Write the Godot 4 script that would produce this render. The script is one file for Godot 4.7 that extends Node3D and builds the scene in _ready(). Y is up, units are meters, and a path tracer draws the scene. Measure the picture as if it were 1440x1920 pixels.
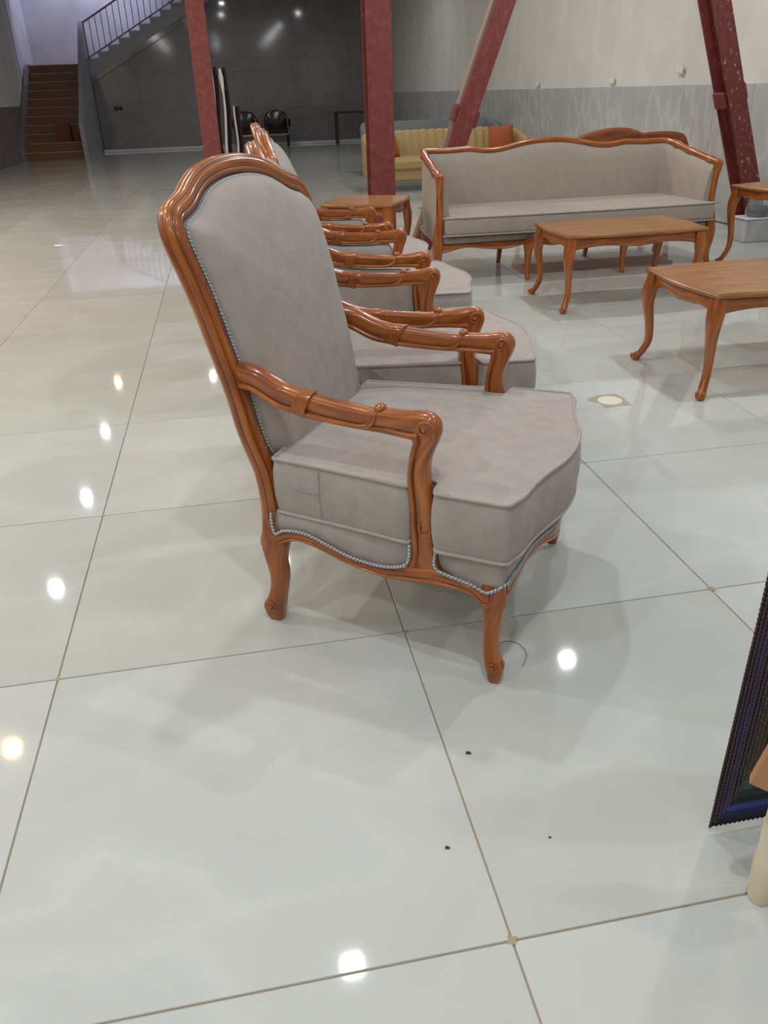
extends Node3D
# A furniture showroom: carved armchairs in a row on polished tiles, sofa, tables, steel columns, staircase at the back.

const TILE := 0.85
const TX := -1.3858
const TZ := -2.4555
const RIGHT := 4.62
const LEFT := -4.75
const BACK := -24.3
const CEIL := 3.6

var mats := {}
var taken := {}
var rng := RandomNumberGenerator.new()


# ---------------------------------------------------------------- geometry helper
class Geo:
	var v := PackedVector3Array()
	var uv := PackedVector2Array()
	var ix := PackedInt32Array()
	var weld_a := PackedInt32Array()
	var weld_b := PackedInt32Array()
	var crease := false

	func orient(i0: int) -> void:
		var vol := 0.0
		for k in range(i0, ix.size(), 3):
			vol += v[ix[k]].dot(v[ix[k + 1]].cross(v[ix[k + 2]]))
		if vol > 0.0:
			for k in range(i0, ix.size(), 3):
				var t := ix[k + 1]
				ix[k + 1] = ix[k + 2]
				ix[k + 2] = t

	func quad(a: int, b: int, c: int, d: int) -> void:
		ix.append_array(PackedInt32Array([a, b, c, a, c, d]))

	# rings: closed outlines of equal size, one after another
	func loft(rings: Array, closed := false, cap := true, us := 1.0) -> void:
		var i0 := ix.size()
		var base := v.size()
		var m: int = rings[0].size()
		var nr := rings.size()
		var total := nr + (1 if closed else 0)
		var along := 0.0
		var prev := Vector3.ZERO
		for r in total:
			var ring: PackedVector3Array = rings[r % nr]
			var c := Vector3.ZERO
			for p in ring:
				c += p
			c /= m
			if r > 0:
				along += c.distance_to(prev)
			prev = c
			var peri := 0.0
			for k in m + 1:
				var p: Vector3 = ring[k % m]
				if k > 0:
					peri += p.distance_to(ring[k - 1])
				v.append(p)
				uv.append(Vector2(peri * us, along))
			weld_a.append(base + r * (m + 1))
			weld_b.append(base + r * (m + 1) + m)
		if closed:
			for k in m + 1:
				weld_a.append(base + k)
				weld_b.append(base + nr * (m + 1) + k)
		for r in total - 1:
			var o := base + r * (m + 1)
			for k in m:
				quad(o + k, o + k + 1, o + m + 1 + k + 1, o + m + 1 + k)
		if cap and not closed:
			for e in [0, nr - 1]:
				var ring: PackedVector3Array = rings[e]
				var c := Vector3.ZERO
				for p in ring:
					c += p
				var b := v.size()
				v.append(c / m)
				uv.append(Vector2.ZERO)
				for k in m:
					v.append(ring[k])
					uv.append(Vector2(ring[k].x, ring[k].z))
				for k in m:
					if e == 0:
						ix.append_array(PackedInt32Array([b, b + 1 + (k + 1) % m, b + 1 + k]))
					else:
						ix.append_array(PackedInt32Array([b, b + 1 + k, b + 1 + (k + 1) % m]))
		orient(i0)

	# open sheet of points
	func grid(rows: Array, us := 1.0) -> void:
		var base := v.size()
		var m: int = rows[0].size()
		for r in rows.size():
			for k in m:
				v.append(rows[r][k])
				uv.append(Vector2(rows[r][k].x, rows[r][k].z) * us)
		for r in rows.size() - 1:
			for k in m - 1:
				quad(base + r * m + k, base + r * m + k + 1, base + (r + 1) * m + k + 1, base + (r + 1) * m + k)

	func tube(path: PackedVector3Array, radius, segs := 8, closed := false, cap := true) -> void:
		var rings := []
		var n := path.size()
		var up := Vector3.UP
		var t0 := (path[1] - path[0]).normalized()
		if absf(t0.dot(up)) > 0.9:
			up = Vector3.RIGHT
		for i in n:
			var a := path[(i - 1 + n) % n] if closed or i > 0 else path[i]
			var b := path[(i + 1) % n] if closed or i < n - 1 else path[i]
			var t := (b - a).normalized()
			var s := t.cross(up).normalized()
			up = s.cross(t).normalized()
			var rr: float = radius[i] if radius is PackedFloat32Array or radius is Array else radius
			var ring := PackedVector3Array()
			for k in segs:
				var an := TAU * k / segs
				ring.append(path[i] + (s * cos(an) + up * sin(an)) * rr)
			rings.append(ring)
		loft(rings, closed, cap)

	# chamfered box
	func box(c: Vector3, s: Vector3, ch := 0.0, basis := Basis()) -> void:
		var h := s * 0.5
		ch = minf(ch, minf(h.x, minf(h.y, h.z)) * 0.9)
		var rings := []
		var lv := [[-h.y, ch], [-h.y + ch, 0.0], [h.y - ch, 0.0], [h.y, ch]] if ch > 0.0 else [[-h.y, 0.0], [h.y, 0.0]]
		for l in lv:
			var x: float = h.x - l[1]
			var z: float = h.z - l[1]
			var y: float = l[0]
			var ring := PackedVector3Array()
			var pts := [Vector3(x, y, z - ch), Vector3(x - ch, y, z), Vector3(-x + ch, y, z), Vector3(-x, y, z - ch), Vector3(-x, y, -z + ch), Vector3(-x + ch, y, -z), Vector3(x - ch, y, -z), Vector3(x, y, -z + ch)] if ch > 0.0 else [Vector3(x, y, z), Vector3(-x, y, z), Vector3(-x, y, -z), Vector3(x, y, -z)]
			for p in pts:
				ring.append(c + basis * p)
			rings.append(ring)
		crease = true
		loft(rings)

	# turned profile: x radius, y height
	func lathe(prof: PackedVector2Array, at := Vector3.ZERO, segs := 20, basis := Basis()) -> void:
		var rings := []
		for p in prof:
			var ring := PackedVector3Array()
			for k in segs:
				var an := TAU * k / segs
				ring.append(at + basis * Vector3(cos(an) * p.x, p.y, sin(an) * p.x))
			rings.append(ring)
		loft(rings)

	func ball(c: Vector3, r: Vector3, segs := 14) -> void:
		var rings := []
		for j in range(1, 9):
			var a := PI * j / 9.0
			var ring := PackedVector3Array()
			for k in segs:
				var an := TAU * k / segs
				ring.append(c + Vector3(cos(an) * sin(a) * r.x, -cos(a) * r.y, sin(an) * sin(a) * r.z))
			rings.append(ring)
		loft(rings)

	# outline in x, z swept upward through levels of [y, inset]; concave outlines are capped by triangulation
	func prism(poly: PackedVector2Array, levels: Array, us := 1.0) -> void:
		var i0 := ix.size()
		var m := poly.size()
		var nrm := PackedVector2Array()
		var area := 0.0
		for k in m:
			area += poly[k].cross(poly[(k + 1) % m])
		for k in m:
			var d := (poly[(k + 1) % m] - poly[(k - 1 + m) % m]).normalized()
			nrm.append(Vector2(d.y, -d.x) * signf(area))
		var rings := []
		for l in levels:
			var ring := PackedVector3Array()
			for k in m:
				var p: Vector2 = poly[k] - nrm[k] * l[1]
				ring.append(Vector3(p.x, l[0], p.y))
			rings.append(ring)
		var u0 := uv.size()
		loft(rings, false, false)
		for k in range(u0, uv.size()):
			uv[k] = Vector2(uv[k].y, uv[k].x)
		var tri := Geometry2D.triangulate_polygon(poly)
		for e in [0, levels.size() - 1]:
			var b := v.size()
			for p in rings[e]:
				v.append(p)
				uv.append(Vector2(p.z, p.x) * us)
			for k in range(0, tri.size(), 3):
				ix.append_array(PackedInt32Array([b + tri[k], b + tri[k + 1], b + tri[k + 2]]) if (e == 0) == (area > 0.0) else PackedInt32Array([b + tri[k], b + tri[k + 2], b + tri[k + 1]]))

	func mesh(mat: Material) -> ArrayMesh:
		var n := PackedVector3Array()
		var ov := v
		var ouv := uv
		var oix := ix
		if crease:
			var faces := {}
			var fn := PackedVector3Array()
			for k in range(0, ix.size(), 3):
				var a := v[ix[k]]
				var f := (v[ix[k + 2]] - a).cross(v[ix[k + 1]] - a)
				fn.append(f)
				for j in 3:
					var key := Vector3i(v[ix[k + j]] * 20000.0)
					if not faces.has(key):
						faces[key] = PackedInt32Array()
					faces[key].append(k / 3)
			ov = PackedVector3Array()
			ouv = PackedVector2Array()
			oix = PackedInt32Array()
			for k in range(0, ix.size(), 3):
				var f := fn[k / 3].normalized()
				for j in 3:
					var p := v[ix[k + j]]
					var s := Vector3.ZERO
					for q in faces[Vector3i(p * 20000.0)]:
						if fn[q].normalized().dot(f) > 0.8:
							s += fn[q]
					oix.append(ov.size())
					ov.append(p)
					ouv.append(uv[ix[k + j]])
					n.append(s.normalized() if s.length_squared() > 0.0 else f)
		else:
			n.resize(v.size())
			for k in range(0, ix.size(), 3):
				var a := v[ix[k]]
				var f := (v[ix[k + 2]] - a).cross(v[ix[k + 1]] - a)
				n[ix[k]] += f
				n[ix[k + 1]] += f
				n[ix[k + 2]] += f
			for k in weld_a.size():
				var s := n[weld_a[k]] + n[weld_b[k]]
				n[weld_a[k]] = s
				n[weld_b[k]] = s
			for k in n.size():
				n[k] = n[k].normalized() if n[k].length_squared() > 1e-30 else Vector3.UP
		var arr := []
		arr.resize(Mesh.ARRAY_MAX)
		arr[Mesh.ARRAY_VERTEX] = ov
		arr[Mesh.ARRAY_NORMAL] = n
		arr[Mesh.ARRAY_TEX_UV] = ouv
		arr[Mesh.ARRAY_INDEX] = oix
		var am := ArrayMesh.new()
		am.add_surface_from_arrays(Mesh.PRIMITIVE_TRIANGLES, arr)
		am.surface_set_material(0, mat)
		return am


# ---------------------------------------------------------------- scene helpers
func numbered(called: String) -> String:
	if not taken.has(called):
		taken[called] = 0
		return called
	taken[called] += 1
	return "%s_%03d" % [called, taken[called]]


func tag(o: Node3D, label: String, category: String, group := "") -> Node3D:
	o.set_meta("label", label)
	o.set_meta("category", category)
	if group:
		o.set_meta("group", group)
	return o


func thing(called: String, label: String, category: String, at := Vector3.ZERO, turn := 0.0, group := "") -> Node3D:
	var o := Node3D.new()
	o.name = numbered(called)
	add_child(o)
	o.position = at
	o.rotation.y = turn
	tag(o, label, category, group)
	return o


func obj(called: String, g: Geo, mat: Material, parent: Node3D, label := "") -> MeshInstance3D:
	return inst(called, g.mesh(mat), parent, label)


func inst(called: String, mesh: Mesh, parent: Node3D, label := "") -> MeshInstance3D:
	var o := MeshInstance3D.new()
	o.mesh = mesh
	o.name = numbered(called) if parent == self else called
	parent.add_child(o, true)
	if label:
		o.set_meta("label", label)
	return o


func struct(called: String, g: Geo, mat: Material, parent: Node3D = self) -> MeshInstance3D:
	var o := obj(called, g, mat, parent)
	o.set_meta("kind", "structure")
	return o


func dup(src: Node3D, called: String, at: Vector3, turn: float, label: String) -> Node3D:
	var o: Node3D = src.duplicate()
	o.name = numbered(called)
	add_child(o)
	o.position = at
	o.rotation.y = turn
	o.set_meta("label", label)
	return o


func spline(pts: Array, per := 6, closed := false) -> PackedVector3Array:
	var out := PackedVector3Array()
	var n := pts.size()
	for i in (n if closed else n - 1):
		var p0: Vector3 = pts[(i - 1 + n) % n] if closed or i > 0 else pts[i] * 2.0 - pts[i + 1]
		var p1: Vector3 = pts[i]
		var p2: Vector3 = pts[(i + 1) % n]
		var p3: Vector3 = pts[(i + 2) % n] if closed or i < n - 2 else pts[i + 1] * 2.0 - pts[i]
		for k in per:
			out.append(p1.cubic_interpolate(p2, p0, p3, float(k) / per))
	if not closed:
		out.append(pts[n - 1])
	return out


func even(path: PackedVector3Array, step: float) -> PackedVector3Array:
	var out := PackedVector3Array([path[0]])
	var left := step
	for i in path.size() - 1:
		var a := path[i]
		var b := path[i + 1]
		var d := a.distance_to(b)
		while left <= d:
			out.append(a.lerp(b, left / d))
			left += step
		left -= d
	return out


func table1(keys: Array, t: float) -> float:
	if t <= keys[0][0]:
		return keys[0][1]
	for i in keys.size() - 1:
		if t <= keys[i + 1][0]:
			var u: float = (t - keys[i][0]) / (keys[i + 1][0] - keys[i][0])
			var s0: float = keys[i][1]
			var s1: float = keys[i + 1][1]
			var pre: float = keys[maxi(i - 1, 0)][1]
			var post: float = keys[mini(i + 2, keys.size() - 1)][1]
			return cubic_interpolate(s0, s1, pre, post, u)
	return keys[-1][1]


# ---------------------------------------------------------------- materials
func noise_tex(sd: int, freq: float, ramp: Array, octaves := 4, size := 256, normal := false, kind := FastNoiseLite.TYPE_SIMPLEX_SMOOTH) -> NoiseTexture2D:
	var n := FastNoiseLite.new()
	n.seed = sd
	n.frequency = freq
	n.noise_type = kind
	n.fractal_octaves = octaves
	var t := NoiseTexture2D.new()
	t.width = size
	t.height = size
	t.seamless = true
	t.noise = n
	if normal:
		t.as_normal_map = true
		t.bump_strength = 3.0
	elif ramp:
		var g := Gradient.new()
		var off := PackedFloat32Array()
		var col := PackedColorArray()
		for r in ramp:
			off.append(r[0])
			col.append(r[1])
		g.offsets = off
		g.colors = col
		t.color_ramp = g
	return t


func mat(called: String, col: Color, rough := 0.6, metal := 0.0) -> StandardMaterial3D:
	var m := StandardMaterial3D.new()
	m.albedo_color = col
	m.roughness = rough
	m.metallic = metal
	mats[called] = m
	return m


func tri(m: StandardMaterial3D, scale: Vector3, world := false) -> void:
	m.uv1_triplanar = true
	m.uv1_world_triplanar = world
	m.uv1_scale = scale


func make_materials() -> void:
	var m := mat("wood", Color.WHITE, 0.3)
	m.albedo_texture = noise_tex(3, 0.012, [[0.0, Color8(112, 51, 8)], [0.35, Color8(144, 72, 12)], [0.6, Color8(160, 85, 16)], [1.0, Color8(180, 105, 26)]], 4)
	m.uv1_scale = Vector3(9, 1.3, 1)
	m.clearcoat_enabled = true
	m.clearcoat = 0.5
	m.clearcoat_roughness = 0.12
	m = mat("table_wood", Color.WHITE, 0.38)
	m.albedo_texture = noise_tex(5, 0.012, [[0.0, Color8(130, 80, 34)], [0.4, Color8(147, 95, 43)], [0.65, Color8(155, 102, 48)], [1.0, Color8(167, 116, 60)]], 4)
	m.uv1_scale = Vector3(7, 0.9, 1)
	m.clearcoat_enabled = true
	m.clearcoat = 0.3
	m.clearcoat_roughness = 0.25
	m = mat("dark_wood", Color.WHITE, 0.35)
	m.albedo_texture = noise_tex(6, 0.012, [[0.0, Color8(92, 44, 22)], [0.5, Color8(132, 70, 38)], [1.0, Color8(158, 92, 56)]], 4)
	m.uv1_scale = Vector3(5, 1.0, 1)
	m = mat("groove", Color8(92, 46, 18), 0.45)
	m = mat("fabric", Color.WHITE, 0.95)
	m.albedo_texture = noise_tex(11, 0.02, [[0.0, Color8(158, 148, 141)], [0.5, Color8(165, 155, 148)], [1.0, Color8(172, 162, 155)]], 6)
	m.rim_enabled = true
	m.rim = 0.25
	m.rim_tint = 0.6
	m.normal_enabled = true
	m.normal_texture = noise_tex(12, 0.25, [], 2, 256, true)
	m.normal_scale = 0.25
	tri(m, Vector3(3, 3, 3))
	m = mat("sofa_fabric", Color.WHITE, 0.95)
	m.albedo_texture = noise_tex(13, 0.02, [[0.0, Color8(156, 146, 136)], [0.5, Color8(161, 151, 141)], [1.0, Color8(166, 156, 146)]], 6)
	tri(m, Vector3(2, 2, 2))
	mat("gimp_light", Color8(206, 208, 206), 0.8)
	mat("gimp_blue", Color8(138, 152, 160), 0.8)
	# polished tiles, three tones
	var vein := noise_tex(21, 0.006, [[0.0, Color8(202, 203, 198)], [0.42, Color8(208, 210, 205)], [0.5, Color8(212, 213, 208)], [0.58, Color8(208, 209, 204)], [1.0, Color8(204, 205, 199)]], 5, 512)
	for k in 3:
		m = mat("tile_%d" % k, [Color8(238, 240, 240), Color8(243, 244, 244), Color8(235, 236, 234)][k], 0.035)
		m.albedo_texture = vein
		m.uv1_offset = Vector3(0.31 * k, 0.17 * k, 0.23 * k)
		m.metallic_specular = 0.5
		tri(m, Vector3(0.35, 0.35, 0.5), true)
	mat("grout", Color8(160, 148, 121), 0.9)
	m = mat("plaster", Color8(225, 222, 215), 0.85)
	m.albedo_texture = noise_tex(31, 0.01, [[0.0, Color8(238, 238, 236)], [1.0, Color8(255, 255, 255)]], 5)
	tri(m, Vector3(0.5, 0.5, 0.5), true)
	var marb := [[0.0, Color8(180, 180, 178)], [0.40, Color8(187, 187, 185)], [0.5, Color8(200, 200, 198)], [0.60, Color8(186, 186, 184)], [1.0, Color8(178, 178, 176)]]
	m = mat("marble", Color8(255, 255, 255), 0.12)
	m.albedo_texture = noise_tex(33, 0.008, marb, 5, 512)
	tri(m, Vector3(0.45, 0.25, 0.45), true)
	m = mat("dark_marble", Color8(172, 168, 170), 0.08)
	m.albedo_texture = noise_tex(34, 0.006, [[0.0, Color8(178, 178, 176)], [0.5, Color8(194, 194, 192)], [1.0, Color8(182, 182, 180)]], 4, 512)
	tri(m, Vector3(0.4, 0.5, 0.4), true)
	m = mat("pale_stone", Color8(226, 226, 232), 0.3)
	m.albedo_texture = noise_tex(35, 0.008, [[0.0, Color8(226, 226, 228)], [1.0, Color8(255, 255, 255)]], 5)
	tri(m, Vector3(0.4, 0.4, 0.4), true)
	mat("stringer_grey", Color8(152, 152, 158), 0.4)
	mat("ceiling", Color8(206, 204, 198), 0.9)
	m = mat("steel", Color.WHITE, 0.5)
	m.albedo_texture = noise_tex(41, 0.02, [[0.0, Color8(112, 50, 46)], [0.5, Color8(124, 57, 53)], [0.8, Color8(134, 66, 61)], [0.9, Color8(142, 78, 72)], [0.95, Color8(160, 126, 116)], [1.0, Color8(180, 160, 150)]], 5, 512)
	tri(m, Vector3(1.6, 1.1, 1.6))
	m = mat("steel_spotted", Color.WHITE, 0.5)
	m.albedo_texture = noise_tex(44, 0.03, [[0.0, Color8(98, 42, 40)], [0.5, Color8(112, 49, 47)], [0.76, Color8(122, 57, 54)], [0.8, Color8(176, 156, 152)], [1.0, Color8(206, 198, 192)]], 5, 512)
	tri(m, Vector3(1.7, 1.0, 1.7))
	mat("beam_edge", Color8(190, 168, 146), 0.7)
	mat("stair_brown", Color8(120, 82, 56), 0.4)
	mat("stair_edge", Color8(150, 128, 108), 0.4)
	mat("rail_metal", Color8(120, 122, 128), 0.35, 0.6)
	mat("carton", Color8(112, 62, 44), 0.8)
	m = mat("yellow", Color.WHITE, 0.9)
	m.albedo_texture = noise_tex(51, 0.05, [[0.0, Color8(162, 136, 92)], [1.0, Color8(186, 160, 112)]], 4)
	tri(m, Vector3(2, 2, 2))
	mat("rust", Color8(164, 86, 48), 0.85)
	mat("grey_cloth", Color8(128, 130, 134), 0.9)
	mat("walnut", Color8(70, 44, 30), 0.5)
	mat("gold", Color8(196, 150, 70), 0.3, 0.8)
	mat("black_lacquer", Color8(18, 15, 15), 0.1)
	mat("white_lacquer", Color8(214, 212, 206), 0.15)
	mat("brown_lacquer", Color8(52, 34, 32), 0.15)
	mat("plastic", Color8(226, 224, 218), 0.4)
	mat("socket_dark", Color8(30, 30, 32), 0.5)
	m = mat("pole_wood", Color.WHITE, 0.6)
	m.albedo_texture = noise_tex(61, 0.012, [[0.0, Color8(206, 178, 128)], [0.25, Color8(222, 206, 172)], [1.0, Color8(230, 220, 196)]], 4)
	m.uv1_scale = Vector3(4, 2.5, 1)
	m = mat("board_wood", Color8(176, 128, 90), 0.55)
	mat("board_edge", Color8(150, 88, 58), 0.55)
	mat("cap_white", Color8(216, 214, 196), 0.5)
	mat("stain", Color8(164, 157, 130), 0.7)
	mat("dirt", Color8(66, 64, 60), 0.9)
	mat("thread", Color8(120, 112, 104), 0.9)
	mat("dark_glass", Color8(26, 24, 22), 0.06)
	m = mat("clear_glass", Color(0.85, 0.88, 0.88, 0.18), 0.03)
	m.transparency = BaseMaterial3D.TRANSPARENCY_ALPHA
	mat("fitting", Color8(235, 235, 235), 0.4)


# ---------------------------------------------------------------- lamps
func lamp(x: float, z: float, warm: bool, energy: float, label: String) -> void:
	var t := thing("ceiling_downlight", label, "downlight", Vector3(x, CEIL, z), 0.0, "round ceiling downlights")
	var g := Geo.new()
	g.lathe(PackedVector2Array([Vector2(0.086, 0.004), Vector2(0.108, 0.004), Vector2(0.108, -0.008), Vector2(0.102, -0.012), Vector2(0.088, -0.01)]), Vector3.ZERO, 28)
	obj("trim_ring", g, mats.fitting, t)
	var key := "glow_warm" if warm else "glow_cool"
	if not mats.has(key):
		var m := mat(key, Color8(240, 240, 240), 0.5)
		m.emission_enabled = true
		m.emission = Color8(255, 214, 160) if warm else Color8(236, 244, 255)
		m.emission_energy_multiplier = 260.0
	g = Geo.new()
	g.lathe(PackedVector2Array([Vector2(0.09, -0.002), Vector2(0.09, -0.007), Vector2(0.05, -0.009)]), Vector3.ZERO, 28)
	obj("diffuser", g, mats[key], t)
	var l := AreaLight3D.new()
	l.name = "downlight_beam"
	l.light_color = Color8(255, 206, 150) if warm else Color8(246, 250, 255)
	l.light_energy = energy * 1.15
	l.area_size = Vector2(0.10, 0.10)
	l.area_range = 40.0
	l.shadow_enabled = true
	l.position = Vector3(0, -0.03, 0)
	l.rotation.x = -PI / 2
	t.add_child(l)


# ---------------------------------------------------------------- armchair
# local frame: x across (camera side negative), y up, z forward
func side_x(z: float) -> float:
	return 0.295 + (z + 0.31) * 0.092


const BACK_Z := [[0.20, -0.296], [0.28, -0.292], [0.34, -0.289], [0.43, -0.298], [0.488, -0.318], [0.536, -0.332], [0.632, -0.349], [0.75, -0.378], [0.83, -0.399], [0.98, -0.447], [1.12, -0.492]]


func back_z(y: float) -> float:
	return table1(BACK_Z, y)


func back_outline() -> PackedVector3Array:
	var right := [Vector3(0.298, 0.22, 0), Vector3(0.297, 0.34, 0), Vector3(0.299, 0.48, 0), Vector3(0.306, 0.65, 0), Vector3(0.317, 0.82, 0), Vector3(0.325, 0.93, 0), Vector3(0.323, 0.975, 0), Vector3(0.308, 1.008, 0), Vector3(0.281, 1.027, 0), Vector3(0.25, 1.036, 0), Vector3(0.222, 1.046, 0), Vector3(0.19, 1.063, 0), Vector3(0.14, 1.083, 0), Vector3(0.07, 1.097, 0)]
	var all := right.duplicate()
	all.append(Vector3(0, 1.101, 0))
	for i in range(right.size() - 1, -1, -1):
		all.append(Vector3(-right[i].x, right[i].y, 0))
	return spline(all, 5)


const FRAME_PROFILE := [[0.0, -0.022], [0.018, -0.026], [0.034, -0.025], [0.0415, -0.019], [0.0455, -0.011], [0.046, -0.005], [0.0425, -0.001], [0.0455, 0.003], [0.0445, 0.012], [0.040, 0.0185], [0.0355, 0.0165], [0.0325, 0.0215], [0.026, 0.025], [0.019, 0.0235], [0.0145, 0.017], [0.012, 0.0215], [0.006, 0.0205], [0.0, 0.012]]


func gimp(parent: Node3D, path: PackedVector3Array, closed := false) -> void:
	# a two-ply braid: one mesh in two strands
	var p := even(path, 0.0015)
	for ply in 2:
		var g := Geo.new()
		var h := PackedVector3Array()
		for i in p.size():
			var a := p[maxi(i - 1, 0)]
			var b := p[mini(i + 1, p.size() - 1)]
			var t := (b - a).normalized()
			var ref := Vector3(0, 0.3, 1) if absf(t.dot(Vector3(0, 0.3, 1).normalized())) < 0.8 else Vector3.RIGHT
			var s := t.cross(ref).normalized()
			var u := s.cross(t)
			var an := TAU * i / 6.0 + PI * ply
			h.append(p[i] + (s * cos(an) * 1.25 + u * sin(an)) * 0.0021)
		g.tube(h, 0.0019, 5)
		obj("braid_strand", g, mats.gimp_light if ply == 0 else mats.gimp_blue, parent)


const ARM := [[-0.345, 0.688, -0.345, 0.629], [-0.311, 0.686, -0.311, 0.631], [-0.277, 0.679, -0.287, 0.623], [-0.244, 0.664, -0.255, 0.607], [-0.215, 0.652, -0.226, 0.596], [-0.19, 0.646, -0.2, 0.592], [-0.165, 0.642, -0.17, 0.589], [-0.145, 0.638, -0.145, 0.586], [-0.092, 0.632, -0.095, 0.582], [-0.04, 0.628, -0.045, 0.580], [0.0, 0.625, -0.005, 0.580], [0.03, 0.629, 0.025, 0.580], [0.06, 0.630, 0.06, 0.578], [0.09, 0.632, 0.088, 0.576], [0.118, 0.636, 0.097, 0.575], [0.141, 0.634, 0.0995, 0.573], [0.157, 0.621, 0.0995, 0.570], [0.162, 0.603, 0.0985, 0.564], [0.158, 0.584, 0.096, 0.554], [0.148, 0.560, 0.092, 0.54], [0.138, 0.53, 0.0885, 0.515], [0.135, 0.50, 0.086, 0.49], [0.138, 0.469, 0.086, 0.458], [0.144, 0.439, 0.088, 0.43], [0.148, 0.408, 0.090, 0.40], [0.149, 0.372, 0.091, 0.37], [0.152, 0.335, 0.093, 0.335], [0.158, 0.30, 0.091, 0.305], [0.166, 0.27, 0.085, 0.275], [0.178, 0.242, 0.072, 0.248]]
const ARM_PROFILE := [[-0.5, 0.0], [-0.86, 0.04], [-1.0, 0.11], [-1.0, 0.19], [-0.90, 0.25], [-0.70, 0.275], [-0.70, 0.30], [-0.80, 0.36], [-0.88, 0.50], [-0.96, 0.64], [-0.98, 0.78], [-0.88, 0.90], [-0.58, 0.98], [0.0, 1.02]]


func arm_point(side: float, z: float, y: float, lx: float) -> Vector3:
	return Vector3(side * (side_x(z) - 0.021 + lx), y, z)


func hook_radius(r: float) -> PackedFloat32Array:
	var out := PackedFloat32Array()
	for k in 26:
		out.append(r * (0.45 + 0.55 * sin(PI * clampf(k / 25.0, 0.04, 0.96))))
	return out


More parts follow.
